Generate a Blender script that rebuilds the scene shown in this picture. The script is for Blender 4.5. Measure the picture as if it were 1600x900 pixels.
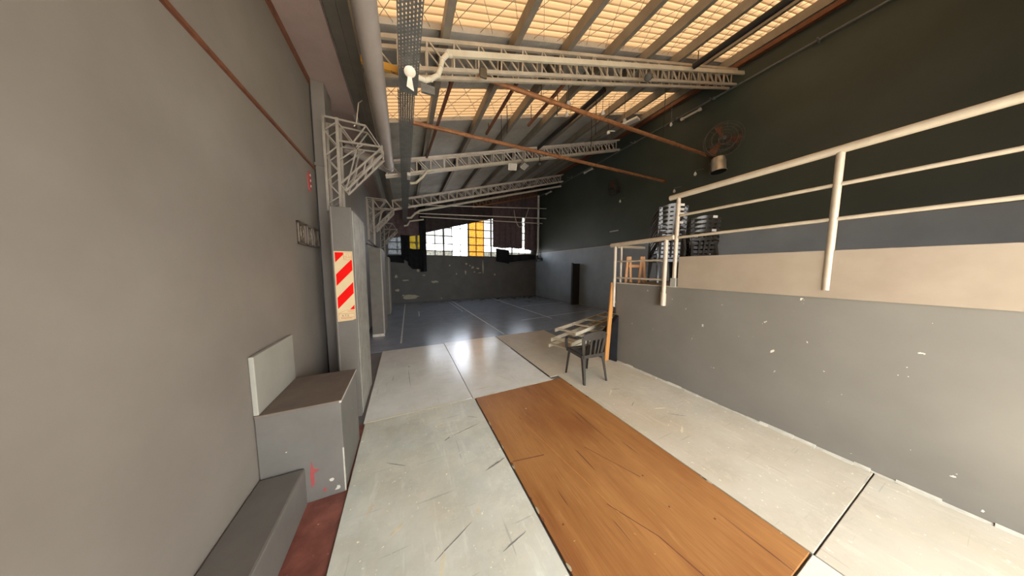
import bpy, bmesh, math, random
from mathutils import Matrix, Vector
random.seed(7)
S = bpy.context.scene
COL = S.collection
for o in list(bpy.data.objects): bpy.data.objects.remove(o)

# ---------------------------------------------------------------- camera
cd = bpy.data.cameras.new('camera'); cam = bpy.data.objects.new('camera', cd); COL.objects.link(cam)
cd.sensor_width = 36.0; cd.lens = 36.0 * 366.0 / 1600.0; cd.clip_start = 0.02; cd.clip_end = 300
_r = Vector((0.9092, -0.4162, 0.0)).normalized(); _f = Vector((0.4145, 0.9062, -0.0837)).normalized()
_u = _r.cross(_f)
cam.matrix_world = Matrix(((_r.x, _u.x, -_f.x, 0.0), (_r.y, _u.y, -_f.y, 0.0), (_r.z, _u.z, -_f.z, 1.7), (0, 0, 0, 1)))
S.camera = cam
# ---------------------------------------------------------------- sky, sun, exposure
w = bpy.data.worlds.new('sky'); S.world = w; w.use_nodes = True
bg = w.node_tree.nodes['Background']; bg.inputs[0].default_value = (0.95, 0.97, 1.0, 1); bg.inputs[1].default_value = 6.0
sd = bpy.data.lights.new('sun', 'SUN'); sd.energy = 18.0; sd.angle = 0.02; sd.color = (1.0, 0.93, 0.82)
sun = bpy.data.objects.new('sun', sd); COL.objects.link(sun)
sun.rotation_euler = Vector((0.12, 0.46, -0.88)).to_track_quat('-Z', 'Y').to_euler()
S.view_settings.view_transform = 'Standard'; S.view_settings.look = 'None'
S.view_settings.gamma = 1.0; S.view_settings.exposure = 1.45
try: S.view_settings.use_curve_mapping = False
except Exception: pass

# ---------------------------------------------------------------- materials
MATS = {}
def nt(name):
    m = bpy.data.materials.new(name); m.use_nodes = True
    MATS[name] = m
    return m, m.node_tree, m.node_tree.nodes['Principled BSDF']
def node(t, kind, **inp):
    n = t.nodes.new(kind)
    for k, v in inp.items():
        n.inputs[k].default_value = v
    return n
def noise(t, scale, detail=4, rough=0.55, stretch=None, rot=None):
    g = t.nodes.new('ShaderNodeNewGeometry')
    n = t.nodes.new('ShaderNodeTexNoise')
    n.inputs['Scale'].default_value = scale; n.inputs['Detail'].default_value = detail; n.inputs['Roughness'].default_value = rough
    if stretch:
        mp = t.nodes.new('ShaderNodeMapping'); mp.inputs['Scale'].default_value = stretch
        if rot: mp.inputs['Rotation'].default_value = rot
        t.links.new(g.outputs['Position'], mp.inputs['Vector']); t.links.new(mp.outputs[0], n.inputs['Vector'])
    else:
        t.links.new(g.outputs['Position'], n.inputs['Vector'])
    return n.outputs['Fac']
def ramp(t, fac, a, b, ca=0.0, cb=1.0):
    r = t.nodes.new('ShaderNodeMapRange'); r.inputs[1].default_value = a; r.inputs[2].default_value = b
    r.inputs[3].default_value = ca; r.inputs[4].default_value = cb; r.clamp = True
    t.links.new(fac, r.inputs[0]); return r.outputs[0]
def mix(t, fac, a, b):
    m = t.nodes.new('ShaderNodeMix'); m.data_type = 'RGBA'
    def put(s, v):
        if isinstance(v, tuple): s.default_value = (*v, 1)
        else: t.links.new(v, s)
    if isinstance(fac, float): m.inputs[0].default_value = fac
    else: t.links.new(fac, m.inputs[0])
    put(m.inputs[6], a); put(m.inputs[7], b)
    return m.outputs[2]
def bump(t, bs, fac, strength, dist=0.01):
    b = t.nodes.new('ShaderNodeBump'); b.inputs['Strength'].default_value = strength; b.inputs['Distance'].default_value = dist
    t.links.new(fac, b.inputs['Height']); t.links.new(b.outputs[0], bs.inputs['Normal'])
def paint(name, c1, c2, scale=3.0, rough=0.55, metal=0.0, chips=None, bmp=0.1, fine=60.0, stretch=None, spec=0.5):
    m, t, b = nt(name)
    c = mix(t, ramp(t, noise(t, scale, 5, 0.6, stretch), 0.32, 0.68), c1, c2)
    if chips:
        cc, sc, th = chips
        c = mix(t, ramp(t, noise(t, sc, 3, 0.6), th, th + 0.015), c, cc)
    t.links.new(c, b.inputs['Base Color'])
    b.inputs['Roughness'].default_value = rough; b.inputs['Metallic'].default_value = metal
    b.inputs['Specular IOR Level'].default_value = spec
    if bmp: bump(t, b, noise(t, fine, 3), bmp, 0.004)
    return m
def srgb(r, g, b):
    f = lambda v: ((v / 255 + 0.055) / 1.055) ** 2.4 if v / 255 > 0.04045 else v / 255 / 12.92
    return (f(r), f(g), f(b))

paint('wall_grey', (0.17, 0.146, 0.12), (0.205, 0.178, 0.148), 1.5, 0.6)
paint('soffit_brown', (0.26, 0.185, 0.165), (0.32, 0.235, 0.21), 2.0, 0.75, bmp=0.3)
paint('column_grey', (0.088, 0.077, 0.063), (0.108, 0.095, 0.078), 2.5, 0.5, chips=((0.5, 0.46, 0.36), 9.0, 0.735), bmp=0.35, fine=35)
paint('box_grey', (0.105, 0.096, 0.083), (0.13, 0.12, 0.104), 4.0, 0.5, chips=((0.6, 0.56, 0.45), 11.0, 0.74))
paint('box_top', (0.105, 0.08, 0.062), (0.14, 0.11, 0.084), 6.0, 0.6)
paint('edge_white', (0.5, 0.47, 0.38), (0.35, 0.33, 0.27), 14.0, 0.6)
paint('pale_panel', (0.26, 0.245, 0.205), (0.30, 0.285, 0.24), 3.0, 0.6)
paint('platform_grey', (0.15, 0.136, 0.112), (0.175, 0.16, 0.132), 1.8, 0.55, chips=((0.62, 0.58, 0.48), 13.0, 0.715))
paint('parapet_beige', (0.27, 0.21, 0.15), (0.32, 0.255, 0.185), 3.0, 0.6)
paint('rail_cream', (0.38, 0.31, 0.225), (0.46, 0.385, 0.285), 8.0, 0.4, bmp=0.05)
paint('truss_paint', (0.60, 0.52, 0.42), (0.74, 0.65, 0.54), 7.0, 0.5)
paint('bracket_dimmed', (0.20, 0.172, 0.138), (0.27, 0.232, 0.188), 7.0, 0.5)  # truss paint again, darkened to offset strong light from the entrance
paint('truss_near', (0.36, 0.31, 0.235), (0.46, 0.40, 0.31), 7.0, 0.5)  # darker copy of the truss paint for the brightly lit nearest truss
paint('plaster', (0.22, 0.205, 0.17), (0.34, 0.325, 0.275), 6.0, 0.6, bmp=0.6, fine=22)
paint('stain_red', (0.30, 0.05, 0.045), (0.22, 0.05, 0.045), 14.0, 0.6)
paint('trunking', (0.46, 0.42, 0.32), (0.56, 0.52, 0.41), 5.0, 0.45, bmp=0.05)
paint('conduit_white', (0.55, 0.5, 0.38), (0.68, 0.62, 0.5), 9.0, 0.5)
paint('galvanised', (0.13, 0.135, 0.13), (0.19, 0.19, 0.18), 12.0, 0.5, metal=0.3)
paint('duct_grey', (0.31, 0.268, 0.24), (0.37, 0.32, 0.285), 3.0, 0.45)
paint('channel_grey', (0.10, 0.09, 0.072), (0.13, 0.115, 0.092), 5.0, 0.6, chips=((0.6, 0.55, 0.45), 9.0, 0.76))
paint('purlin_paint', (0.16, 0.138, 0.105), (0.22, 0.19, 0.148), 5.0, 0.6)
paint('rust', (0.20, 0.075, 0.028), (0.36, 0.155, 0.06), 14.0, 0.5, metal=0.15)
paint('rust_dark', (0.10, 0.032, 0.014), (0.17, 0.06, 0.025), 14.0, 0.65)
paint('black_pipe', (0.012, 0.011, 0.010), (0.02, 0.018, 0.016), 6.0, 0.5)
paint('skylit_yellow', (0.50, 0.25, 0.03), (0.62, 0.34, 0.05), 10.0, 0.5, chips=((0.1, 0.07, 0.03), 30.0, 0.64))  # amber skylight glow put into the colour of the chipped steel
paint('ceiling_foil', (0.28, 0.262, 0.225), (0.40, 0.375, 0.325), 1.8, 0.55, bmp=0.0)
_m = MATS['ceiling_foil']; bump(_m.node_tree, _m.node_tree.nodes['Principled BSDF'], noise(_m.node_tree, 5.0, 4, 0.6), 0.8, 0.05)
paint('back_wall_dark', (0.072, 0.067, 0.060), (0.096, 0.090, 0.080), 2.0, 0.65, chips=((0.30, 0.26, 0.17), 4.5, 0.76))
paint('scuff_grey', (0.13, 0.13, 0.125), (0.22, 0.22, 0.20), 30.0, 0.5, bmp=0)
paint('joint_cream', (0.62, 0.57, 0.40), (0.52, 0.47, 0.34), 20.0, 0.7)
paint('flake', (0.42, 0.36, 0.24), (0.3, 0.27, 0.19), 12.0, 0.7)
paint('cloth_black', (0.010, 0.010, 0.012), (0.016, 0.016, 0.018), 6.0, 0.9, spec=0.2)
paint('cloth_maroon', (0.11, 0.075, 0.077), (0.155, 0.11, 0.112), 6.0, 0.9, spec=0.2)
paint('cloth_plum', (0.045, 0.035, 0.036), (0.065, 0.052, 0.053), 6.0, 0.9, spec=0.2)
paint('steel_frame', (0.06, 0.06, 0.055), (0.09, 0.085, 0.075), 10.0, 0.6)
paint('chair_black', (0.033, 0.028, 0.023), (0.044, 0.038, 0.031), 10.0, 0.2, bmp=0.0)
paint('ladder_wood', (0.42, 0.375, 0.27), (0.56, 0.51, 0.38), 9.0, 0.6)
paint('plank_orange', (0.42, 0.18, 0.045), (0.52, 0.25, 0.07), 5.0, 0.5, stretch=(6, 6, 0.6))
paint('timber_block', (0.18, 0.11, 0.06), (0.25, 0.16, 0.09), 9.0, 0.7)
paint('red_floor', (0.105, 0.030, 0.020), (0.25, 0.088, 0.062), 6.0, 0.42, chips=((0.45, 0.34, 0.27), 16.0, 0.70), bmp=0.4, fine=25)
paint('screed_dark', (0.10, 0.103, 0.10), (0.15, 0.152, 0.145), 3.0, 0.35)
paint('red_paint', (0.42, 0.02, 0.02), (0.5, 0.04, 0.03), 8.0, 0.4)
paint('sign_red', (0.62, 0.004, 0.002), (0.58, 0.004, 0.002), 4.0, 0.6, bmp=0, spec=0.08)
paint('sign_cream', (0.52, 0.40, 0.225), (0.56, 0.44, 0.255), 6.0, 0.6, bmp=0, spec=0.1)
paint('sign_ink', (0.45, 0.14, 0.05), (0.45, 0.14, 0.05), 4.0, 0.5, bmp=0)
paint('ink_black', (0.02, 0.02, 0.018), (0.02, 0.02, 0.018), 4.0, 0.5, bmp=0)
paint('white_plastic', (0.78, 0.74, 0.66), (0.84, 0.8, 0.72), 5.0, 0.4, bmp=0)
paint('paper_white', (0.82, 0.72, 0.6), (0.9, 0.8, 0.68), 5.0, 0.7)
paint('frame_brown', (0.075, 0.052, 0.036), (0.11, 0.08, 0.055), 25.0, 0.5)
paint('frame_gold', (0.115, 0.088, 0.056), (0.09, 0.068, 0.044), 25.0, 0.5)
paint('lamp_silver', (0.42, 0.40, 0.34), (0.5, 0.48, 0.42), 8.0, 0.35, metal=0.6)
paint('lamp_glass', (0.55, 0.52, 0.46), (0.6, 0.57, 0.5), 8.0, 0.15, bmp=0)
paint('outside_white', (0.75, 0.73, 0.69), (0.8, 0.78, 0.74), 1.0, 0.8)
paint('outside_ground', (0.30, 0.29, 0.27), (0.36, 0.35, 0.33), 1.0, 0.85)
paint('tape_white', (0.30, 0.30, 0.30), (0.5, 0.5, 0.49), 10.0, 0.6)

def floor_paint(name, c1, c2, wear, rough, scuff, speck=0.85, tint=None):
    m, t, b = nt(name)
    c = mix(t, ramp(t, noise(t, 2.2, 6, 0.65), 0.3, 0.7), c1, c2)
    if tint: c = mix(t, ramp(t, noise(t, 0.9, 4, 0.6), 0.42, 0.68, 0.0, 0.75), c, tint)
    c = mix(t, ramp(t, noise(t, 3.5, 8, 0.78), 0.5, 0.68, 0.0, 0.42 * min(1.0, speck + 0.2)), c, tuple(v * 0.55 for v in c1))
    c = mix(t, ramp(t, noise(t, 2.0, 6, 0.7, (7, 1.0, 1), (0, 0, 0.15)), 0.56, 0.72, 0.0, 0.35 * min(1.0, speck + 0.2)), c, tuple(v * 1.35 for v in c2))
    c = mix(t, ramp(t, noise(t, 7.0, 6, 0.75), 0.54, 0.72, 0.0, 0.6 * min(1.0, speck + 0.2)), c, wear)
    c = mix(t, ramp(t, noise(t, 26.0, 4, 0.7), 0.645, 0.70, 0.0, speck), c, tuple(min(1, v * 1.5) for v in wear))
    for sc, rz, th in (((1.2, 22, 1), 0.5, 0.665), ((20, 1.0, 1), 0.25, 0.68), ((1.0, 26, 1), -0.9, 0.685)):
        c = mix(t, ramp(t, noise(t, 1.6, 2, 0.5, sc, (0, 0, rz)), th + 0.02, th + 0.06, 0.0, 0.32), c, scuff)
    t.links.new(c, b.inputs['Base Color'])
    rr = ramp(t, noise(t, 5.0, 5, 0.6), 0.3, 0.7, rough - 0.03, rough + 0.05)
    t.links.new(rr, b.inputs['Roughness'])
    bump(t, b, noise(t, 18.0, 4), 0.05, 0.004)
floor_paint('panel_grey', (0.40, 0.425, 0.375), (0.62, 0.63, 0.545), (0.66, 0.61, 0.45), 0.32, (0.17, 0.17, 0.15), 0.95, (0.54, 0.495, 0.37))
floor_paint('panel_grey_worn', (0.57, 0.58, 0.535), (0.68, 0.69, 0.64), (0.70, 0.69, 0.61), 0.20, (0.15, 0.15, 0.135), 0.3)
floor_paint('panel_beige', (0.42, 0.385, 0.30), (0.50, 0.46, 0.37), (0.60, 0.55, 0.42), 0.5, (0.22, 0.20, 0.16), 0.85, (0.44, 0.36, 0.245))
floor_paint('vinyl_dark', (0.175, 0.212, 0.262), (0.225, 0.265, 0.322), (0.26, 0.295, 0.34), 0.20, (0.06, 0.065, 0.07), 0.15)

m, t, b = nt('plywood')
c = mix(t, ramp(t, noise(t, 1.0, 6, 0.6, (9, 0.7, 1)), 0.3, 0.7), (0.22, 0.085, 0.022), (0.36, 0.165, 0.05))
c = mix(t, ramp(t, noise(t, 1.3, 3, 0.5), 0.35, 0.7, 0.0, 0.7), c, (0.40, 0.20, 0.065))
c = mix(t, ramp(t, noise(t, 0.9, 5, 0.6, (1.6, 0.8, 1)), 0.45, 0.70, 0.0, 0.75), c, (0.20, 0.066, 0.020))
c = mix(t, ramp(t, noise(t, 3.0, 3, 0.6, (55, 1.2, 1)), 0.45, 0.75, 0.0, 0.55), c, (0.14, 0.05, 0.016))
c = mix(t, ramp(t, noise(t, 2.0, 5, 0.7, (8, 1.0, 1)), 0.58, 0.74, 0.0, 0.5), c, (0.50, 0.27, 0.10))
c = mix(t, ramp(t, noise(t, 1.4, 2, 0.5, (24, 0.9, 1), (0, 0, 0.12)), 0.69, 0.71, 0.0, 0.8), c, (0.08, 0.03, 0.015))
c = mix(t, ramp(t, noise(t, 16.0, 3, 0.6), 0.725, 0.74), c, (0.55, 0.38, 0.2))
t.links.new(c, b.inputs['Base Color']); b.inputs['Roughness'].default_value = 0.42
bump(t, b, noise(t, 3.0, 3, 0.6, (55, 1.2, 1)), 0.08, 0.004)

# right wall: bluish grey dado below 2.6 m, greenish black above
m, t, b = nt('wall_right_paint')
g = t.nodes.new('ShaderNodeNewGeometry'); sx = t.nodes.new('ShaderNodeSeparateXYZ'); t.links.new(g.outputs['Position'], sx.inputs[0])
lo = mix(t, ramp(t, noise(t, 1.6, 5), 0.3, 0.7), (0.25, 0.285, 0.305), (0.31, 0.35, 0.375))
hi = mix(t, ramp(t, noise(t, 1.2, 5), 0.3, 0.7), (0.038, 0.049, 0.039), (0.050, 0.063, 0.050))
c = mix(t, ramp(t, sx.outputs['Z'], 2.59, 2.60), lo, hi)
t.links.new(c, b.inputs['Base Color']); b.inputs['Roughness'].default_value = 0.5
bump(t, b, noise(t, 30.0, 3), 0.15, 0.004)

# corrugated fibreglass, darker lines in the valleys every 0.1 m
def skylight(name, col):
    m, t, b = nt(name)
    g = t.nodes.new('ShaderNodeNewGeometry'); sx = t.nodes.new('ShaderNodeSeparateXYZ'); t.links.new(g.outputs['Position'], sx.inputs[0])
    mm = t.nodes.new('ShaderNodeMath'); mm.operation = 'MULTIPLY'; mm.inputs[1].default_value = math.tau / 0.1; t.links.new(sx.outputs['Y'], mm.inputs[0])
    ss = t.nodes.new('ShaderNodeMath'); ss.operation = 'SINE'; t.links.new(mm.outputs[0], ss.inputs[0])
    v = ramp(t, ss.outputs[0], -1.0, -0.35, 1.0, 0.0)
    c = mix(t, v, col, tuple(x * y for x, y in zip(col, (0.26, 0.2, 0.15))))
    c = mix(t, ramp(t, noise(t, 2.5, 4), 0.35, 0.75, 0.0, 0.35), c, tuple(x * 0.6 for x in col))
    tr = t.nodes.new('ShaderNodeBsdfTranslucent'); df = t.nodes.new('ShaderNodeBsdfDiffuse'); ms = t.nodes.new('ShaderNodeMixShader')
    t.links.new(c, tr.inputs[0]); df.inputs[0].default_value = (0.45, 0.33, 0.2, 1); ms.inputs[0].default_value = 0.75
    t.links.new(df.outputs[0], ms.inputs[1]); t.links.new(tr.outputs[0], ms.inputs[2])
    t.links.new(ms.outputs[0], t.nodes['Material Output'].inputs[0])
skylight('fibreglass', (0.080, 0.049, 0.0235))
def glass(name, col, clear, dirt):
    m, t, b = nt(name)
    tr = t.nodes.new('ShaderNodeBsdfTranslucent'); tp = t.nodes.new('ShaderNodeBsdfTransparent'); ms = t.nodes.new('ShaderNodeMixShader')
    c = mix(t, ramp(t, noise(t, 14.0, 3), 0.35, 0.65), col, tuple(v * dirt for v in col))
    t.links.new(c, tr.inputs[0]); tp.inputs[0].default_value = (*col, 1); ms.inputs[0].default_value = clear
    t.links.new(tr.outputs[0], ms.inputs[1]); t.links.new(tp.outputs[0], ms.inputs[2])
    gl = t.nodes.new('ShaderNodeBsdfGlossy'); gl.inputs['Roughness'].default_value = 0.1; m2 = t.nodes.new('ShaderNodeMixShader'); m2.inputs[0].default_value = 0.05
    t.links.new(ms.outputs[0], m2.inputs[1]); t.links.new(gl.outputs[0], m2.inputs[2])
    t.links.new(m2.outputs[0], t.nodes['Material Output'].inputs[0])
glass('pane_frosted', (0.50, 0.50, 0.49), 0.20, 0.75)
glass('pane_textured', (0.30, 0.30, 0.275), 0.15, 0.45)
glass('pane_clear', (0.92, 0.95, 1.0), 0.95, 0.95)
glass('pane_amber', (0.45, 0.29, 0.11), 0.12, 0.6)
glass('pane_yellow', (0.20, 0.17, 0.05), 0.12, 0.7)
glass('pane_dark', (0.16, 0.17, 0.18), 0.35, 0.4)

# ---------------------------------------------------------------- mesh helpers
class MB:
    def __init__(s): s.v = []; s.f = []
    def add(s, vs, fs):
        n = len(s.v); s.v += [tuple(v) for v in vs]; s.f += [tuple(i + n for i in f) for f in fs]; return s
    def box(s, x0, x1, y0, y1, z0, z1):
        return s.add([(x0,y0,z0),(x1,y0,z0),(x1,y1,z0),(x0,y1,z0),(x0,y0,z1),(x1,y0,z1),(x1,y1,z1),(x0,y1,z1)],
                     [(0,3,2,1),(4,5,6,7),(0,1,5,4),(1,2,6,5),(2,3,7,6),(3,0,4,7)])
    def bar(s, p, q, w, h, up=(0, 0, 1), taper=1.0):
        p = Vector(p); q = Vector(q); d = (q - p).normalized(); u = Vector(up)
        a = d.cross(u)
        if a.length < 1e-4: a = d.cross(Vector((1, 0, 0)))
        a.normalize(); c = a.cross(d).normalized()
        vs = [e + a * (i * w / 2 * k) + c * (j * h / 2 * k) for e, k in ((p, 1.0), (q, taper)) for i, j in ((-1,-1),(1,-1),(1,1),(-1,1))]
        return s.add(vs, [(0,3,2,1),(4,5,6,7),(0,1,5,4),(1,2,6,5),(2,3,7,6),(3,0,4,7)])
    def tube(s, pts, r, n=10, cap=True, radii=None):
        pts = [Vector(p) for p in pts]; vs = []; fs = []
        prev = None
        for i, p in enumerate(pts):
            d = (pts[min(i + 1, len(pts) - 1)] - pts[max(i - 1, 0)]).normalized()
            a = d.cross(Vector((0, 0, 1))) if prev is None else prev - d * prev.dot(d)
            if a.length < 1e-4: a = d.cross(Vector((1, 0, 0)))
            a.normalize(); prev = a; c = d.cross(a)
            rr = radii[i] if radii else r
            vs += [p + a * (rr * math.cos(math.tau * k / n)) + c * (rr * math.sin(math.tau * k / n)) for k in range(n)]
        for i in range(len(pts) - 1):
            for k in range(n):
                fs.append((i*n+k, i*n+(k+1)%n, (i+1)*n+(k+1)%n, (i+1)*n+k))
        if cap:
            fs.append(tuple(reversed(range(n)))); fs.append(tuple(range((len(pts)-1)*n, len(pts)*n)))
        return s.add(vs, fs)
    def prism(s, poly, axis, a, b):
        def P(u, v, t): return {'x': (t, u, v), 'y': (u, t, v), 'z': (u, v, t)}[axis]
        n = len(poly)
        vs = [P(u, v, a) for u, v in poly] + [P(u, v, b) for u, v in poly]
        return s.add(vs, [tuple(range(n)), tuple(reversed(range(n, 2*n)))] + [(i, i + n, (i+1) % n + n, (i+1) % n) for i in range(n)])
    def ring(s, c, axis, R, r, n=28, m=8):
        c = Vector(c); ax = Vector(axis).normalized(); a = ax.orthogonal().normalized(); b2 = ax.cross(a)
        vs = []; fs = []
        for i in range(n):
            th = math.tau * i / n; d = a * math.cos(th) + b2 * math.sin(th)
            for k in range(m):
                ph = math.tau * k / m; vs.append(c + d * (R + r * math.cos(ph)) + ax * (r * math.sin(ph)))
        for i in range(n):
            for k in range(m): fs.append((i*m+k, ((i+1)%n)*m+k, ((i+1)%n)*m+(k+1)%m, i*m+(k+1)%m))
        return s.add(vs, fs)
    def lathe(s, base, axis, prof, n=20):
        base = Vector(base); ax = Vector(axis).normalized(); a = ax.orthogonal().normalized(); b2 = ax.cross(a); vs = []; fs = []
        for h, r in prof:
            for k in range(n):
                th = math.tau * k / n; vs.append(base + ax * h + (a * math.cos(th) + b2 * math.sin(th)) * r)
        for i in range(len(prof) - 1):
            for k in range(n): fs.append((i*n+k, i*n+(k+1)%n, (i+1)*n+(k+1)%n, (i+1)*n+k))
        fs.append(tuple(reversed(range(n)))); fs.append(tuple(range((len(prof)-1)*n, len(prof)*n)))
        return s.add(vs, fs)

def link(o): COL.objects.link(o); return o
def obj(name, mb, mat, parent=None, smooth=False, bevel=0.0, label=None):
    me = bpy.data.meshes.new(name)
    vs = [Vector(v) for v in mb.v]
    lo = Vector((min(v.x for v in vs), min(v.y for v in vs), min(v.z for v in vs))); hi = Vector((max(v.x for v in vs), max(v.y for v in vs), max(v.z for v in vs)))
    org = Vector(((lo.x + hi.x) / 2, (lo.y + hi.y) / 2, lo.z))
    me.from_pydata([tuple(v - org) for v in vs], [], mb.f); me.update()
    bm = bmesh.new(); bm.from_mesh(me); bmesh.ops.recalc_face_normals(bm, faces=bm.faces); bm.to_mesh(me); bm.free()
    me.materials.append(MATS[mat])
    if smooth:
        for p in me.polygons: p.use_smooth = True
        try: me.set_sharp_from_angle(angle=math.radians(40))
        except Exception: pass
    o = link(bpy.data.objects.new(name, me))
    attach(o, org, parent)
    if bevel:
        bv = o.modifiers.new('bevel', 'BEVEL'); bv.width = bevel; bv.segments = 2; bv.limit_method = 'ANGLE'
    if label: o['label'] = label
    return o
WORLD = {}
def attach(o, org, parent):
    org = Vector(org); WORLD[o.name] = org.copy()
    if parent is None: o.location = org
    else:
        o.parent = parent; o.location = org - WORLD[parent.name]
def share(o, org, parent, rot=None):          # a copy of a piece (same mesh) at another place
    c = link(o.copy()); attach(c, org, parent)
    if rot is not None: c.rotation_euler = rot
    return c
def thing(name, loc, label, cat, group=None):
    o = link(bpy.data.objects.new(name, None)); o.empty_display_size = 0.1; o.location = loc; WORLD[o.name] = Vector(loc)
    return tag(o, label, cat, group)
def tag(o, label, cat, group=None, kind=None):
    o['label'] = label; o['category'] = cat
    if group: o['group'] = group
    if kind: o['kind'] = kind
    return o
def struct(o, label=None):
    o['kind'] = 'structure'
    if label: o['label'] = label
    return o

XL, XR, YB, YF = -0.95, 7.5, 12.8, -1.9
def roofz(x): return 4.60 + 0.28 * x          # underside of the roof sheets
def chordz(x): return 4.394 + 0.28 * x        # top of the trusses

# ================================================================ SETTING
ground = struct(obj('ground', MB().box(-40, 45, -45, 60, -0.30, -0.16), 'outside_ground'), 'pale concrete ground outside the hall')
floor = struct(obj('floor', MB().box(XL - 0.15, XR + 0.15, YF, YB + 0.1, -0.16, -0.02), 'screed_dark'), 'dark grey screed under the floor boards')
obj('red_screed', MB().box(XL, -0.462, YF, 2.915, -0.02, -0.017), 'red_floor', floor, label='worn oxide-red painted floor strip along the left wall')
def panel(x0, x1, y0, y1, mat, z=0.0, name='floor_panel'):
    return obj(name, MB().box(x0, x1, y0, y1, -0.018, z), mat, floor, bevel=0.003)
panel(-0.455, 0.775, YF, 0.435, 'panel_grey')
panel(-0.455, 0.775, 0.443, 2.895, 'panel_grey')
panel(-0.47, 0.755, 2.907, 5.37, 'panel_grey_worn')
panel(0.763, 2.005, 2.895, 5.42, 'panel_grey_worn', -0.001)
panel(2.035, 3.44, 2.99, 5.42, 'panel_beige', -0.002)
panel(2.165, 3.49, 0.40, 2.982, 'panel_beige')
panel(2.165, 3.49, YF, 0.392, 'panel_beige')
panel(0.785, 2.157, YF, 0.40, 'panel_grey', -0.001)
for x0, x1, y0 in ((XL, 2.27, 5.385), (2.274, 4.5, 5.435), (4.504, 6.6, 5.435), (6.604, XR, 5.435), (3.45, 5.4, 3.11), (5.404, XR, 3.11)):
    panel(x0, x1, y0, YB if y0 > 5 else 5.428, 'vinyl_dark', -0.006, 'vinyl_strip')
def smear(x0, y0, x1, y1, wd, mat, name, parent, z=0.0002, h=0.0008):
    a = Vector((x0, y0, 0)); b = Vector((x1, y1, 0)); d = b - a; nrm = Vector((-d.y, d.x, 0)).normalized(); r = random.Random(int(x0 * 977 + y1 * 131))
    top = []; bot = []
    for k in range(9):
        u = k / 8; wv = wd * 0.5 * (math.sin(math.pi * min(1, max(0, u))) ** 0.6) * r.uniform(0.45, 1.1) + 0.0006; c = a + d * u + nrm * r.uniform(-0.2, 0.2) * wd
        top.append((c.x + nrm.x * wv, c.y + nrm.y * wv)); bot.append((c.x - nrm.x * wv, c.y - nrm.y * wv))
    return obj(name, MB().prism(top + bot[::-1], 'z', z, z + h), mat, parent)
def strip(x0, y0, x1, y1, wd, mat, name, z=0.0006):
    return obj(name, MB().bar((x0, y0, z), (x1, y1, z), wd, 0.0012), mat, floor)
for a in ((-0.13, 5.8, -0.03, 12.2, 0.035), (2.30, 5.5, 2.20, 12.4, 0.03), (2.05, 9.2, 2.0, 12.0, 0.02), (4.53, 6.6, 4.50, 12.5, 0.04), (3.45, 6.80, 6.75, 7.25, 0.03), (4.7, 9.3, 7.2, 9.6, 0.03), (0.42, 8.9, 0.46, 9.9, 0.03)):
    strip(*a, 'tape_white', 'floor_tape', -0.0052)
strip(2.012, 3.0, 2.012, 4.45, 0.028, 'ink_black', 'joint_gap')
for a in ((0.56, 1.765, 0.765, 1.825, 0.016), (0.38, 2.30, 0.70, 2.38, 0.008), (0.48, 1.18, 0.66, 1.22, 0.008), (0.60, 2.55, 0.70, 2.48, 0.006), (0.30, 2.26, 0.36, 2.30, 0.012), (0.02, 3.55, 0.0, 4.2, 0.008), (0.0, 4.35, 0.02, 4.3, 0.02), (2.5, 1.9, 2.6, 1.95, 0.008), (2.9, 1.5, 2.75, 1.62, 0.008), (2.6, 2.3, 2.72, 2.26, 0.01), (0.1, 1.3, 0.35, 1.42, 0.006), (-0.2, 2.2, -0.05, 2.1, 0.006)):
    smear(*a, 'scuff_grey', 'scuff_mark', floor)
for a in ((1.26, 3.46, 1.42, 3.12, 0.014), (1.50, 3.95, 1.52, 3.6, 0.009), (1.6, 3.9, 1.68, 3.62, 0.008), (1.62, 2.96, 1.75, 2.98, 0.02), (0.05, 3.06, 0.06, 2.93, 0.012), (-0.15, 1.55, -0.05, 1.62, 0.03), (0.12, 1.2, 0.16, 1.33, 0.03), (0.4, 1.45, 0.43, 1.5, 0.025), (-0.3, 1.75, -0.26, 1.85, 0.03), (0.25, 2.5, 0.34, 2.52, 0.03), (2.45, 2.2, 2.6, 2.3, 0.02), (2.7, 1.75, 2.85, 1.7, 0.02), (3.0, 2.2, 3.1, 2.1, 0.02), (2.55, 1.35, 2.68, 1.42, 0.025), (3.2, 1.6, 3.26, 1.72, 0.02)):
    smear(*a, 'joint_cream', 'scrape_mark', floor)
# broken filler along the cross joint
rnd = random.Random(3)
fm = MB()
for i in range(60):
    x = rnd.uniform(-0.44, 2.1); y = 2.90 + rnd.uniform(-0.012, 0.012); s = rnd.uniform(0.004, 0.014)
    fm.prism([(x + s * rnd.uniform(0.8, 3) * math.cos(a), y + s * math.sin(a)) for a in (0.2, 1.5, 2.6, 3.7, 5.0)], 'z', -0.001, 0.0015)
for k in range(26):
    x = -0.45 + 0.042 * k; wv = rnd.uniform(0.010, 0.022) * (1 if k < 17 else 0.6)
    fm.prism([(x - 0.005, 2.901 - wv * rnd.uniform(.4, .6)), (x + 0.046, 2.901 - wv * rnd.uniform(.3, .6)), (x + 0.044, 2.901 + wv * rnd.uniform(.3, .6)), (x, 2.901 + wv * rnd.uniform(.3, .6))], 'z', -0.001, 0.0016)
fo = obj('joint_filler', fm, 'joint_cream', floor); fo['kind'] = 'stuff'

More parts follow.
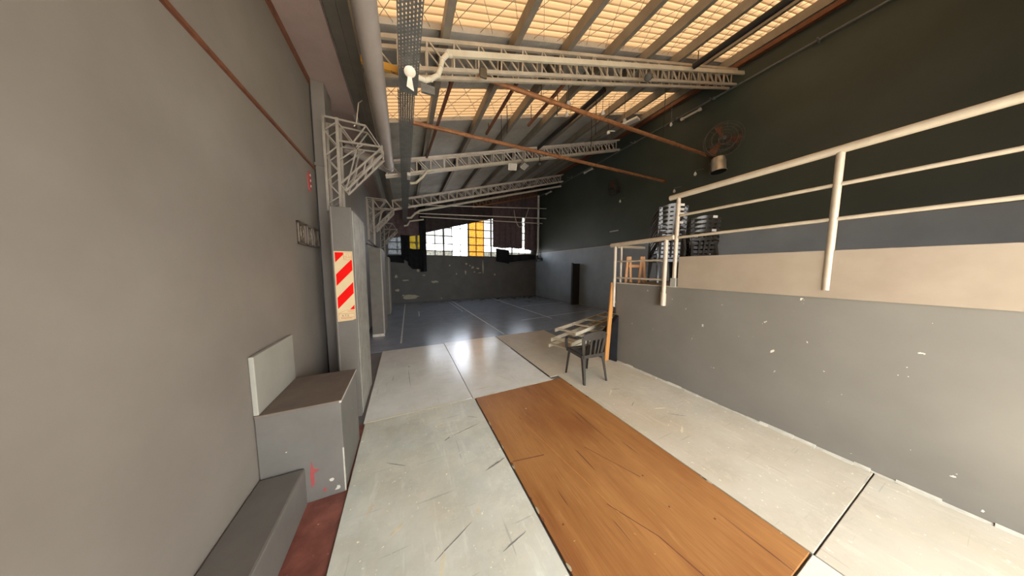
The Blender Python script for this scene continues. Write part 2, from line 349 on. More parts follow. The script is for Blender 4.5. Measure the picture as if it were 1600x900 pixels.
# walls
wl = struct(obj('wall_left', MB().box(XL - 0.15, XL, YF, YB, -0.02, 4.4), 'wall_grey'), 'warm grey painted side wall on the left')
wr = struct(obj('wall_right', MB().box(XR, XR + 0.15, YF, YB, -0.02, 7.0), 'wall_right_paint'), 'tall right wall, blue grey dado below greenish black')
obj('dado_strip', MB().box(XR - 0.012, XR, 3.2, YB - 0.1, 2.59, 2.62), 'rail_cream', wr)
obj('vent_slot', MB().box(XR - 0.02, XR, 6.6, 7.0, 3.13, 3.17), 'edge_white', wr)
WX0, WX1, WZ0, WZ1 = -0.72, 7.2, 2.36, 4.76
m = MB().box(XL, XR, YB, YB + 0.18, -0.02, WZ0).box(XL, WX0, YB, YB + 0.18, WZ0, 4.4).box(WX1, XR, YB, YB + 0.18, WZ0, 6.9)
m.prism([(WX0, WZ1), (WX1, WZ1), (WX1, 6.85), (WX0, 4.5)], 'y', YB, YB + 0.18)
wb = struct(obj('wall_back', m, 'back_wall_dark'), 'dark back wall under the long steel window')
obj('window_sill', MB().box(WX0, WX1, YB - 0.05, YB, WZ0 - 0.05, WZ0), 'steel_frame', wb)
def blob(cx, cz, rx, rz, seed, name='peeled_patch'):
    r = random.Random(seed); n = 13
    poly = [(cx + rx * math.cos(math.tau * i / n) * r.uniform(0.55, 1.1), cz + rz * math.sin(math.tau * i / n) * r.uniform(0.45, 1.15)) for i in range(n)]
    obj(name, MB().prism(poly, 'y', YB - 0.004, YB + 0.001), 'flake', wb)
for i, (x, z, rx, rz) in enumerate(((0.25, 0.28, 0.42, 0.13), (-0.35, 0.62, 0.12, 0.08), (-0.38, 1.3, 0.07, 0.11), (1.45, 1.0, 0.22, 0.07), (0.62, 1.62, 0.08, 0.12), (0.02, 1.1, 0.18, 0.04), (4.05, 1.75, 0.05, 0.42), (3.45, 1.75, 0.10, 0.10), (3.1, 1.95, 0.09, 0.07), (3.05, 1.5, 0.06, 0.13), (3.75, 1.7, 0.09, 0.06), (2.2, 1.85, 0.05, 0.06), (2.55, 1.4, 0.05, 0.06), (4.75, 1.35, 0.06, 0.07), (-0.1, 0.35, 0.06, 0.05), (3.3, 1.85, 0.05, 0.04), (3.55, 1.5, 0.06, 0.04), (3.85, 1.45, 0.1, 0.03), (0.9, 1.35, 0.09, 0.03))):
    blob(x, z, rx, rz, i)
# front wall behind the camera with its wide open doorway
m = MB().box(XL, 0.1, YF - 0.2, YF, -0.02, 4.5).box(3.5, XR, YF - 0.2, YF, -0.02, 4.0)
m.prism([(0.1, 3.1), (XR, 3.1), (XR, 6.85), (0.1, 4.7)], 'y', YF - 0.2, YF)
struct(obj('wall_front', m, 'wall_grey'), 'front wall with the wide open entrance')

# ceiling : grey insulated roof bays, fibreglass skylight bays
SKY = ((-1.6, -0.6), (0.36, 3.36), (4.42, 5.42))  # first bay unseen, added for fill light; second lengthened out of view likewise
X0c, X1c = -0.62, XR + 0.1
cm = MB(); ys = YF - 0.2
for a, b2 in SKY + ((YB + 0.3, 0),):
    cm.prism([(X0c, roofz(X0c)), (X1c, roofz(X1c)), (X1c, roofz(X1c) + 0.08), (X0c, roofz(X0c) + 0.08)], 'y', ys, a); ys = b2
cm.prism([(X0c, 3.98), (X0c + 0.05, 3.98), (X0c + 0.05, roofz(X0c) + 0.02), (X0c, roofz(X0c) + 0.02)], 'y', YF, YB)
ceil = struct(obj('ceiling', cm, 'ceiling_foil'), 'sloping roof lined with grey wrinkled insulation foil')
for a, b2 in SKY:
    n = int(round((b2 - a + 0.6) / 0.1)) * 8; sk = MB()
    vs = []
    for i in range(n + 1):
        y = a - 0.3 + (b2 - a + 0.6) * i / n; dz = 0.022 * math.sin(math.tau * y / 0.1)
        vs += [(X0c, y, roofz(X0c) + 0.115 + dz), (X1c, y, roofz(X1c) + 0.115 + dz)]
    sk.add(vs, [(2*i, 2*i+1, 2*i+3, 2*i+2) for i in range(n)])
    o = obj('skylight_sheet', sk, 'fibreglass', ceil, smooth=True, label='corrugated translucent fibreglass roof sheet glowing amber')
    if a < 0: continue
    wm = MB()                                   # diamond wire netting under the sheets
    step = 0.42
    for k in range(-8, 30):
        for sgn in (1, -1):
            x = X0c + k * step; L = (b2 - a) * 0.62
            p0 = (x, a if sgn > 0 else b2); p1 = (x + L, b2 if sgn > 0 else a)
            if p1[0] < X0c + 0.1 or p0[0] > X1c - 0.1: continue
            def cl(u): return (p0[0] + (p1[0] - p0[0]) * u, p0[1] + (p1[1] - p0[1]) * u)
            u0 = max(0, (X0c - p0[0]) / L); u1 = min(1, (X1c - p0[0]) / L); q0 = cl(u0); q1 = cl(u1)
            wm.bar((q0[0], q0[1], roofz(q0[0]) + 0.03), (q1[0], q1[1], roofz(q1[0]) + 0.03), 0.005, 0.005)
    wo = obj('wire_netting', wm, 'purlin_paint', ceil); wo['kind'] = 'stuff'
pur = None
for x in (-0.38, 0.57, 1.55, 2.46, 3.38, 4.28, 5.2, 6.15, 7.05):
    z = roofz(x)
    pm = MB().prism([(x - 0.04, chordz(x) + 0.005), (x + 0.05, chordz(x) + 0.03), (x + 0.05, z + 0.005), (x - 0.04, z - 0.02)], 'y', YF, YB)
    obj('purlin', pm, 'purlin_paint', ceil)
obj('wall_plate', MB().prism([(XR - 0.10, 6.50), (XR - 0.001, 6.50), (XR - 0.001, 6.66), (XR - 0.10, 6.64)], 'y', YF, YB), 'rust_dark', ceil, label='rust brown plate along the wall head')
# low soffit over the left wall
struct(obj('soffit', MB().box(XL, X0c + 0.05, YF, 4.25, 3.93, 4.14).box(XL, X0c + 0.05, 4.25, YB, 4.05, 4.14), 'soffit_brown'), 'brown soffit over the left wall')
struct(obj('trim_1', MB().box(XL, XL + 0.015, YF, 3.68, 3.86, 3.93), 'rust_dark'), 'dark red strip under the soffit')
struct(obj('trim_2', MB().box(XL, XL + 0.018, YF, 3.66, 2.885, 2.91), 'rust_dark'), 'thin red brown strip along the left wall')
struct(obj('trim_3', MB().box(XL, XL + 0.14, 3.69, 4.0, -0.02, 3.93), 'wall_grey', bevel=0.004), 'flat grey pilaster on the left wall')
struct(obj('trim_4', MB().box(XL, XL + 0.155, 3.675, 3.69, 2.95, 2.985), 'wall_grey', bevel=0.003), 'raised band across the pilaster')
struct(obj('trim_5', MB().box(XL + 0.002, XL + 0.012, 3.678, 3.69, -0.02, 3.9), 'ink_black'), 'dark gap beside the pilaster')

# window
win = struct(link(bpy.data.objects.new('window_1', None)), 'long steel window across the back wall'); win.location = (3.2, YB, WZ0); WORLD['window_1'] = Vector((3.2, YB, WZ0))
cols = [WX0 + (WX1 - WX0) * i / 18 for i in range(19)]
rows = [2.36, 2.62, 2.98, 3.40, 3.82, 4.26, 4.76]
heavy = {0, 3, 6, 9, 12, 15, 18}
for i, x in enumerate(cols):
    wd = 0.085 if i in heavy else 0.04
    obj('mullion', MB().box(x - wd / 2, x + wd / 2, YB + 0.03, YB + 0.08, WZ0, WZ1), 'steel_frame', win)
for i, z in enumerate(rows):
    obj('transom', MB().box(WX0, WX1, YB + 0.035, YB + 0.075, z - 0.022, z + 0.022), 'steel_frame', win)
proto = {}
for j in range(6):
    for i in range(18):
        xm = (cols[i] + cols[i + 1]) / 2; zm = (rows[j] + rows[j + 1]) / 2
        mt = 'pane_frosted'
        if j == 0: mt = 'pane_textured'
        if j == 1: mt = 'pane_clear'
        if 2.56 < xm < 3.35: mt = 'pane_clear'
        elif 3.35 < xm < 3.95: mt = 'pane_amber'
        elif 0.2 < xm < 0.95 and 1 <= j <= 2: mt = 'pane_yellow'
        elif xm < 0.95: mt = 'pane_dark'
        k = (j, mt)
        org = Vector((xm, YB + 0.055, rows[j]))
        if k not in proto:
            proto[k] = obj('pane', MB().box(cols[i], cols[i + 1], YB + 0.052, YB + 0.058, rows[j], rows[j + 1]), mt, win)
        else: share(proto[k], org, win)
# the white wall of the neighbouring yard seen through the window
nb = MB().box(-14, 24, 18.0, 18.3, -0.2, 3.45)
tag(obj('yard_wall', nb, 'outside_white'), 'white sunlit wall outside, seen through the long window', 'wall')

# ================================================================ STRUCTURE THINGS
def truss(Y, x0, x1, mat, label, pitch, ztop, depth=0.37):
    t = thing('roof_truss', (x0, Y, ztop(x0) - depth), label, 'truss', 'sloping lattice roof trusses')
    for dy in (-0.07, 0.07):
        obj('top_chord', MB().bar((x0, Y + dy, ztop(x0) - 0.02), (x1, Y + dy, ztop(x1) - 0.02), 0.035, 0.045), mat, t)
        obj('bottom_chord', MB().bar((x0, Y + dy, ztop(x0) - depth + 0.02), (x1, Y + dy, ztop(x1) - depth + 0.02), 0.035, 0.045), mat, t)
    n = int((x1 - x0) / pitch); pv = pd = None
    for i in range(n + 1):
        x = x0 + 0.03 + i * pitch
        for dy in (-0.07, 0.07):
            a = Vector((x, Y + dy, ztop(x) - depth + 0.02))
            if pv is None: pv = obj('web_post', MB().bar(a, (x, Y + dy, ztop(x) - 0.02), 0.02, 0.02, (0, 1, 0)), mat, t); ov = WORLD[pv.name] - a
            else: share(pv, a + ov, t)
            if i < n:
                xb = x + pitch * 0.82
                if pd is None: pd = obj('web_diagonal', MB().bar((x + 0.03, Y + dy, ztop(x) - 0.03), (xb, Y + dy, ztop(xb) - depth + 0.03), 0.018, 0.018, (0, 1, 0)), mat, t); od = WORLD[pd.name] - a
                else: share(pd, a + od, t)
    return t
truss(3.32, -0.34, 7.44, 'truss_near', 'nearest pale lattice truss, above the copper coloured pipes', 0.327, chordz)
truss(6.72, -0.34, 7.44, 'truss_paint', 'second pale lattice truss, carrying the two small floodlights', 0.345, chordz)
truss(10.12, -0.34, 7.44, 'truss_paint', 'third pale lattice truss, before the dark stage cloths', 0.345, lambda x: chordz(x) - 0.05)
truss(12.35, 3.4, 7.3, 'rust', 'short rust red truss section nearest the back window', 0.345, lambda x: chordz(x) - 0.1)

# lattice wall columns with knee brackets
def wall_bracket(Y, label, zbase):
    t = thing('lattice_bracket', (-0.72, Y, zbase), label, 'bracket', 'lattice wall brackets under the truss ends')
    M = 'bracket_dimmed'
    for dy in (0.0, 0.16):
        y = Y + dy
        obj('upright', MB().bar((-0.655, y, zbase), (-0.645, y, 3.42), 0.03, 0.03, (0, 1, 0)), M, t)
        obj('upright', MB().bar((-0.775, y, zbase + 0.0), (-0.775, y, 3.42), 0.025, 0.025, (0, 1, 0)), M, t)
        obj('arm', MB().bar((-0.775, y, 3.41), (-0.36, y, 3.40), 0.018, 0.020, (0, 0, 1)), M, t)
        obj('arm', MB().bar((-0.65, y, 3.17), (-0.20, y, 3.19), 0.018, 0.020, (0, 0, 1)), M, t)
        obj('knee_strut', MB().bar((-0.645, y, 2.69), (-0.21, y, 3.17), 0.018, 0.020, (0, 1, 0)), M, t)
        obj('knee_strut', MB().bar((-0.60, y, 2.61), (-0.19, y, 3.10), 0.018, 0.020, (0, 1, 0)), M, t)
        obj('end_post', MB().bar((-0.20, y, 3.09), (-0.20, y, 3.21), 0.02, 0.02, (0, 1, 0)), M, t)
        for a, b2 in (((-0.775, 2.45), (-0.65, 2.55)), ((-0.65, 2.55), (-0.775, 2.70)), ((-0.775, 2.70), (-0.65, 2.83)), ((-0.65, 2.83), (-0.775, 2.98)), ((-0.775, 2.98), (-0.65, 3.11)), ((-0.65, 3.11), (-0.775, 3.26)), ((-0.775, 3.26), (-0.64, 3.38)),
                      ((-0.65, 2.95), (-0.40, 3.18)), ((-0.64, 3.38), (-0.50, 3.18)), ((-0.50, 3.18), (-0.36, 3.40)), ((-0.36, 3.40), (-0.22, 3.19)), ((-0.60, 2.61), (-0.55, 2.79)), ((-0.52, 2.70), (-0.47, 2.88)), ((-0.42, 2.82), (-0.38, 2.98)), ((-0.33, 2.93), (-0.30, 3.07)), ((-0.65, 2.69), (-0.59, 2.61)), ((-0.55, 2.79), (-0.45, 3.18))):
            obj('lattice_bar', MB().bar((a[0], y, a[1]), (b2[0], y, b2[1]), 0.013, 0.013, (0, 1, 0)), M, t)
    for z in (2.70, 3.17, 3.40):
        obj('cross_bar', MB().bar((-0.65, Y, z), (-0.65, Y + 0.16, z), 0.018, 0.018), M, t)
    return t
wall_bracket(3.42, 'lattice bracket on top of the grey boxed column with hazard sticker', 2.36)
wall_bracket(6.75, 'lattice bracket above the dark cupboards, under the second truss', 2.20)
wall_bracket(10.1, 'farthest lattice bracket, under the left end of third truss', 2.12)

# round duct, channels
t = thing('round_duct', (-0.2, 1.5, 3.55), 'thick round grey duct running under the left soffit', 'duct')
obj('duct_pipe', MB().tube([(-0.2, YF, 3.62), (-0.2, 5.15, 3.62)], 0.088, 20), 'duct_grey', t, smooth=True)
obj('elbow', MB().tube([(-0.2, 5.15, 3.62), (-0.205, 5.24, 3.625), (-0.24, 5.30, 3.64), (-0.32, 5.33, 3.68), (-0.9, 5.36, 3.9)], 0.086, 16), 'duct_grey', t, smooth=True)
obj('collar', MB().tube([(-0.2, 5.06, 3.62), (-0.2, 5.11, 3.62)], 0.096, 20), 'duct_grey', t, smooth=True)
for x, wd, lb in ((-0.512, 0.10, 'outer dark grey steel channel beside the brown soffit'), (-0.412, 0.095, 'inner dark grey steel channel beside the round duct')):
    m = MB().box(x - wd / 2, x + wd / 2, YF, 5.2, 3.98, 3.992).box(x - wd / 2, x - wd / 2 + 0.012, YF, 5.2, 3.992, 4.10).box(x + wd / 2 - 0.012, x + wd / 2, YF, 5.2, 3.992, 4.10)
    tag(obj('steel_channel', m, 'channel_grey'), lb, 'beam')
tag(obj('hanging_cable', MB().tube([(-0.44, 3.9, 3.96), (-0.46, 3.7, 3.8), (-0.48, 3.6, 3.5), (-0.5, 3.55, 3.43)], 0.006, 6), 'truss_paint'), 'thin grey cable looping from the soffit to the bracket', 'cable')

# perforated cable tray
def tray(x0, x1, y0, y1, z, yholes, lb, extra=None):
    t = thing('cable_tray', ((x0 + x1) / 2, y0, z), lb, 'cable tray', 'perforated galvanised cable tray lengths')
    nh = 7; pit = (x1 - x0) / nh; hw = 0.009; xs = [x0]
    for i in range(nh): xs += [x0 + pit * (i + 0.5) - hw / 2, x0 + pit * (i + 0.5) + hw / 2]
    xs.append(x1); yj = [y0]; k = 0
    while yj[-1] < yholes: yj += [yj[-1] + 0.018, yj[-1] + 0.036]
    vs = [(x, y, z) for y in yj for x in xs]; W = len(xs); fs = []; dy = 1; n = 0
    for j in range(len(yj) - 1):
        for i in range(W - 1):
            if i % 2 == 1 and (j + i // 2) % 2 == 0: continue
            q = j * W + i; fs.append((q, q + 1, q + W + 1, q + W))
    yend = yj[-1]
    o = obj('perforated_plate', MB().add(vs, fs), 'galvanised', t)
    sm = o.modifiers.new('thickness', 'SOLIDIFY'); sm.thickness = 0.002
    if y1 > yholes: obj('plain_plate', MB().box(x0, x1, yend, y1, z - 0.001, z + 0.002), 'galvanised', t)
    for x in (x0, x1 - 0.003):
        obj('side_flange', MB().box(x, x + 0.003, y0, y1, z, z + 0.06), 'galvanised', t)
    return t
tray(0.015, 0.205, YF, 3.10, 3.70, 2.75, 'nearer perforated cable tray with bright holes, white paper hanging below')
tray(0.0, 0.20, 3.38, 12.2, 3.90, 11.5, 'farther perforated cable tray running to the back of the hall')
tag(obj('tray_post', MB().box(0.018, 0.062, 3.02, 3.09, 3.705, 4.02), 'skylit_yellow'), 'chipped strut beside the cable tray, coloured yellow as skylit', 'strut')
tag(obj('skylit_plate', MB().box(-0.34, 0.012, 3.06, 3.10, 3.86, 3.93), 'skylit_yellow'), 'steel bar between duct and cable tray, coloured yellow as skylit', 'bar')
t = thing('paper_scrap', (0.12, 2.98, 3.62), 'white paper scrap hanging under the cable tray', 'paper')
obj('round_head', MB().lathe((0.118, 2.74, 3.685), (0.1, -0.4, -0.9), [(0, 0.02), (0.0, 0.050), (0.012, 0.056), (0.03, 0.03)], 16), 'paper_white', t, smooth=True)
obj('paper_tail', MB().prism([(0.10, 3.655), (0.135, 3.66), (0.155, 3.52), (0.085, 3.55)], 'y', 2.765, 2.77), 'paper_white', t)

# conduits on the trusses
def seg_conduit(name, pts, r, lb, grp, strip_pts=None, mats='conduit_white'):
    t = thing(name, pts[0], lb, 'conduit', grp)
    obj('flexible_elbow', MB().tube(pts, r, 10), mats, t, smooth=True)
    for i in range(1, len(pts) - 1):
        obj('rib', MB().ring(pts[i], Vector(pts[i + 1]) - Vector(pts[i - 1]), r, 0.008, 12, 6), mats, t, smooth=True)
    if strip_pts:
        a, b2, wd, hh = strip_pts; obj('trunking', MB().bar(a, b2, wd, hh), 'trunking', t)
    return t
z1 = lambda x: 4.10 + 0.29 * x
seg_conduit('cable_conduit', [(0.21, 3.05, 3.87), (0.30, 3.05, 3.865), (0.36, 3.05, 3.90), (0.44, 3.05, 3.965), (0.475, 3.05, 4.06), (0.49, 3.05, 4.15), (0.55, 3.06, 4.235), (0.60, 3.1, 4.27)], 0.028, 'pale conduit on nearest truss, with bent elbow at the cable tray', 'pale conduits along the trusses', ((0.56, 3.10, z1(0.56) + 0.02), (7.4, 3.10, z1(7.4) + 0.02), 0.035, 0.07))
tag(obj('junction_plate', MB().box(0.25, 0.40, 3.06, 3.09, 3.74, 3.83), 'galvanised'), 'grey junction plate hanging below the bent conduit elbow', 'plate')
seg_conduit('cable_conduit', [(0.20, 6.5, 3.80), (0.34, 6.5, 3.83), (0.49, 6.5, 3.99), (0.60, 6.5, 4.15), (0.75, 6.52, 4.21)], 0.030, 'pale conduit along the bottom of second truss', 'pale conduits along the trusses', ((0.62, 6.56, 4.17), (7.35, 6.56, 4.17 + 0.28 * 6.73), 0.05, 0.06))
seg_conduit('cable_conduit', [(0.15, 9.9, 3.60), (0.30, 9.9, 3.62), (0.45, 9.9, 3.80), (0.60, 9.92, 3.90)], 0.035, 'pale conduit along the bottom of third truss', 'pale conduits along the trusses', ((0.58, 10.03, 3.93), (7.3, 10.03, 3.93 + 0.28 * 6.72), 0.05, 0.07))
seg_conduit('cable_conduit', [(0.05, 11.9, 3.62), (0.2, 11.9, 3.66), (0.3, 11.9, 3.85), (0.9, 11.9, 3.98)], 0.035, 'short pale bent pipe left of the dark cloths', 'pale conduits along the trusses')
obj('hanger', MB().tube([(0.88, 11.9, 3.975), (0.88, 11.9, roofz(0.88))], 0.008, 6), 'black_pipe', bpy.data.objects['cable_conduit.003'])
tag(obj('tray_lamp', MB().box(0.13, 0.20, 6.05, 6.35, 3.82, 3.895), 'white_plastic', bevel=0.01), 'small pale lamp box under the farther cable tray', 'lamp')

# copper-brown pipes across the hall
for nm, Y, Z, x0, lb in (('rusty_pipe', 3.62, 4.56, 1.05, 'nearer rusty pipe crossing the hall to the big wall fan'), ('rusty_pipe', 4.92, 4.385, 0.16, 'farther rusty pipe crossing the hall at mid depth')):
    t = thing(nm, (x0, Y, Z), lb, 'pipe', 'rusty cross pipes')
    pi_ = obj('pipe', MB().tube([(x0, Y, Z), (XR - 0.01, Y, Z + 0.03)], 0.036, 12), 'rust', t, smooth=True)
    for k in (0.2, 0.45, 0.72, 0.93):
        x = x0 + (XR - x0) * k
        obj('coupling', MB().tube([(x, Y, Z + 0.03 * k), (x + 0.09, Y, Z + 0.03 * k)], 0.043, 12), 'rust', pi_, smooth=True)
    obj('wall_socket', MB().tube([(XR - 0.04, Y, Z + 0.03), (XR, Y, Z + 0.03)], 0.06, 14), 'rust_dark', t, smooth=True)
    for x in ((2.2, 5.4) if Y < 4 else (2.0,)):
        obj('hanger_rod', MB().tube([(x, Y, Z), (x, Y, chordz(x) + 0.02)], 0.007, 6), 'black_pipe', t)
for pts, lb in ((((0.74, 3.72, 4.47), (0.62, 6.65, 4.55)), 'rusty angle bar slanting beside the first purlin'), (((1.80, 3.7, 4.76), (1.82, 5.4, 4.78)), 'twisted rusty bar under the skylight above the pipe'), (((2.56, 3.42, 4.80), (2.56, 4.75, 4.80)), 'rusty bar ending in a hook below the skylight')):
    t = thing('rusty_bar', pts[0], lb, 'bar', 'rusty bars under the roof')
    obj('bar', MB().bar(pts[0], pts[1], 0.045, 0.045), 'rust_dark', t)
    for k in (0.08, 0.9):
        p = Vector(pts[0]).lerp(Vector(pts[1]), k)
        obj('hanger', MB().bar(p, (p.x, p.y, chordz(p.x) + 0.02), 0.012, 0.012, (0, 1, 0)), 'rust_dark', t)
for a, b2, lb in (((3.98, 4.0, 5.47), (3.95, 6.95, 5.47), 'black pipe hung under the roof behind the nearest truss'), ((5.37, 1.6, 5.70), (5.37, 3.05, 5.70), 'black pipe hung in front of the nearest truss')):
    t = thing('black_pipe', a, lb, 'pipe', 'black pipes under the roof')
    obj('pipe', MB().tube([a, b2], 0.055, 12), 'black_pipe', t, smooth=True)
    for k in (0.05, 0.95):
        p = Vector(a).lerp(Vector(b2), k); obj('strap', MB().bar(p, (p.x, p.y, chordz(p.x) + 0.02), 0.03, 0.006, (0, 1, 0)), 'black_pipe', t)
for x, y, z0, lb in ((2.86, 4.1, 4.72, 'short'), (4.05, 4.3, 4.72, 'long'), (2.0, 4.62, 4.45, 'left'), (4.75, 5.2, 4.95, 'far')):
    tag(obj('hanging_wire', MB().tube([(x, y, chordz(x) + 0.03), (x + 0.01, y, (chordz(x) + z0) / 2), (x, y, z0)], 0.008, 6), 'black_pipe'),
        {'short': 'thin black wire hanging above the middle of nearer rusty pipe', 'long': 'long thin black wire hanging from the hung black pipe', 'left': 'thin black wire hanging over the twisted rusty bar', 'far': 'thin black wire hanging near the flat ceiling lamp'}[lb], 'wire')

# battens before the window
for a, b2, lb in (((0.85, 11.6, 4.56), (7.45, 11.6, 5.08), 'upper thin batten pipe before the dark cloths'), ((0.6, 11.6, 4.17), (7.45, 11.6, 4.53), 'middle thin batten pipe before the dark cloths'), ((0.72, 11.6, 4.03), (7.2, 11.6, 4.23), 'lower thin batten pipe before the dark cloths')):
    t = thing('batten_pipe', a, lb, 'pipe', 'lighting batten pipes')
    obj('pipe', MB().tube([a, b2], 0.022, 8), 'truss_paint', t, smooth=True)
    for k in (0.12, 0.8):
        p = Vector(a).lerp(Vector(b2), k); obj('hanger', MB().tube([p, (p.x, p.y, roofz(p.x))], 0.008, 6), 'black_pipe', t)
tag(obj('cable_loop', MB().tube([(5.4 + 0.9 * u, 11.55, 4.78 + 0.22 * u - 0.95 * math.sin(math.pi * u ** 0.8)) for u in [i / 14 for i in range(15)]], 0.012, 6), 'truss_paint'), 'pale cable drooping in a loop from the battens', 'cable')

# cloths
def cloth(name, x0, x1, top, bot, mat, lb, Y=12.55, folds=0.05, per=0.35, nx=None, nz=10, grp=None, taper=0.0, seed=0):
    r = random.Random(seed); nx = nx or max(12, int((x1 - x0) / 0.04)); vs = []; fs = []; ph = r.uniform(0, 6)
    for j in range(nz + 1):
        v = j / nz
        for i in range(nx + 1):
            u = i / nx; x = x0 + (x1 - x0) * u; zt = top(x); zb = bot(x)
            y = Y + folds * (0.35 + 0.65 * v) * math.sin(math.tau * x / per + ph + 0.8 * math.sin(2.1 * x)) + 0.02 * math.sin(5 * v + 3 * x)
            vs.append((x + taper * v * (u - 0.5), y, zt + (zb - zt) * v))
    for j in range(nz):
        for i in range(nx): a = j * (nx + 1) + i; fs.append((a, a + 1, a + nx + 2, a + nx + 1))
    o = obj(name, MB().add(vs, fs), mat, smooth=True)
    s = o.modifiers.new('thickness', 'SOLIDIFY'); s.thickness = 0.006
    return tag(o, lb, 'curtain', grp or 'dark stage cloths at the back window')
cloth('stage_curtain', 0.95, 4.62, lambda x: roofz(x) - 0.01, lambda x: 3.46 + (x - 0.95) * 0.275, 'cloth_plum', 'plum cloth with slanting lower edge above the bright window', Y=12.62, folds=0.03)
cloth('stage_curtain', 4.55, 6.42, lambda x: roofz(x) - 0.01, lambda x: 2.86 + 0.02 * math.sin(7 * x), 'cloth_maroon', 'wide maroon curtain right of the bright window', folds=0.05, seed=2)
cloth('stage_curtain', 6.55, 7.4, lambda x: roofz(x) - 0.01, lambda x: 2.80 + 0.02 * math.sin(7 * x), 'cloth_maroon', 'narrow maroon curtain in the right back corner', folds=0.05, seed=3)
cloth('stage_curtain', 0.72, 1.02, lambda x: roofz(x) - 0.01, lambda x: 1.52 + 0.08 * (x - 0.72), 'cloth_black', 'narrow black cloth hanging left of the bright window', Y=12.45, folds=0.03, per=0.2, seed=4)
cloth('stage_curtain', 0.18, 0.82, lambda x: 2.66 + 0.02 * math.sin(9 * x), lambda x: 1.66 + 1.2 * max(0.0, 0.36 - x), 'cloth_black', 'black cloth hanging below the yellow pane', Y=12.55, folds=0.04, per=0.25, seed=5)
cloth('stage_curtain', -0.12, 0.28, lambda x: 3.3, lambda x: 2.2 - 0.6 * (x + 0.12), 'cloth_black', 'black cloth between small dark window and yellow pane', Y=12.62, folds=0.03, per=0.2, seed=6)
cloth('stage_curtain', -0.70, 0.85, lambda x: roofz(x) - 0.03, lambda x: 3.22 + 0.16 * x, 'cloth_maroon', 'maroon cloth above the yellow pane', Y=12.68, folds=0.03, seed=7)
cloth('stage_curtain', -0.72, 0.0, lambda x: 2.32, lambda x: 1.95 - 0.1 * x, 'cloth_black', 'low black cloth under the small dark window', Y=12.7, folds=0.02, seed=8)
cloth('stage_curtain', 4.72, 5.55, lambda x: 2.84 - 0.12 * (x - 4.72), lambda x: 2.1 - 0.16 * (x - 4.72), 'cloth_black', 'black flap hanging below the wide maroon curtain', Y=12.5, folds=0.05, per=0.5, seed=9)
cloth('stage_curtain', 5.5, 7.3, lambda x: 2.52 + 0.03 * math.sin(3 * x), lambda x: 2.05 + 0.12 * (x - 5.5), 'cloth_black', 'sagging black cloth along the sill in right corner', Y=12.5, folds=0.04, per=0.6, seed=10)

# white pipe in the back right corner
t = thing('corner_pipe', (7.33, 12.3, 2.2), 'white vertical pipe in the right back corner', 'pipe')
obj('pipe', MB().tube([(7.38, 12.35, 2.2), (7.38, 12.35, 6.0)], 0.06, 12), 'white_plastic', t, smooth=True)
for z in (2.6, 4.2, 5.8): obj('clip', MB().tube([(7.38, 12.35, z), (7.38, 12.35, z + 0.05)], 0.072, 12), 'trunking', t, smooth=True)
obj('bracket', MB().box(7.38, XR, 12.33, 12.37, 4.21, 4.24), 'trunking', t)

# ================================================================ RIGHT SIDE: PLATFORM
XP, YE, ZP = 3.51, 3.08, 1.44
t = thing('platform', (5.5, 0.6, -0.02), 'grey painted raised platform along the right side', 'platform')
obj('front_wall', MB().box(XP, XP + 0.12, YF + 0.01, YE, -0.02, ZP - 0.05), 'platform_grey', t)
obj('end_wall', MB().box(XP + 0.12, XR - 0.01, YE - 0.12, YE, -0.02, ZP - 0.05), 'platform_grey', t)
obj('deck', MB().box(XP, XR - 0.01, YF + 0.01, YE, ZP - 0.05, ZP), 'platform_grey', t)
obj('deck_edge', MB().box(XP - 0.006, XP + 0.02, 2.03, YE + 0.004, ZP - 0.012, ZP + 0.004), 'edge_white', t, label='chipped white edge of the deck')
bf = MB(); r_ = random.Random(5); y = YF + 0.01
while y < YE - 0.05:
    y2 = min(YE, y + r_.uniform(0.05, 0.22)); w0 = r_.uniform(0.012, 0.055); w1 = r_.uniform(0.012, 0.055); hh = r_.uniform(0.006, 0.025)
    bf.add([(XP - w0, y, -0.001), (XP, y, -0.001), (XP, y2, -0.001), (XP - w1, y2, -0.001), (XP - w0 * 0.6, y, hh * 0.4), (XP, y, hh), (XP, y2, hh), (XP - w1 * 0.6, y2, hh * 0.4)], [(0,3,2,1),(4,5,6,7),(0,1,5,4),(1,2,6,5),(2,3,7,6),(3,0,4,7)]); y = y2
obj('base_filler', bf, 'edge_white', t, label='ragged pale filler along the platform foot')
pp = tag(obj('parapet_panel', MB().box(XP - 0.012, XP + 0.02, YF + 0.02, 2.03, ZP - 0.01, 1.86), 'parapet_beige'), 'plain beige board along the platform edge below upper railing', 'panel')
# lower railing
t = thing('handrail', (XP - 0.04, 2.6, 1.0), 'lower cream tubular railing at the platform corner', 'railing', 'cream platform railings')
M = 'rail_cream'
obj('top_rail', MB().tube([(XP - 0.04, 3.20, 2.115), (XP - 0.04, 2.10, 2.135)], 0.034, 12), M, t, smooth=True)
obj('return_rail', MB().tube([(XP - 0.04, 3.06, 2.085), (4.15, 3.04, 2.085)], 0.024, 10), M, t, smooth=True)
obj('post', MB().tube([(XP - 0.04, 3.10, 1.0), (XP - 0.04, 3.10, 2.11)], 0.026, 12), M, t, smooth=True)
obj('post', MB().tube([(XP + 0.03, 3.03, ZP), (XP + 0.03, 3.03, 2.08)], 0.018, 10), M, t, smooth=True)
po = obj('post', MB().tube([(XP - 0.04, 2.20, 1.18), (XP - 0.04, 2.20, 2.13)], 0.028, 12), M, t, smooth=True)
obj('foot_sleeve', MB().tube([(XP - 0.04, 2.20, 1.15), (XP - 0.04, 2.20, 1.33)], 0.036, 12), M, po, smooth=True)
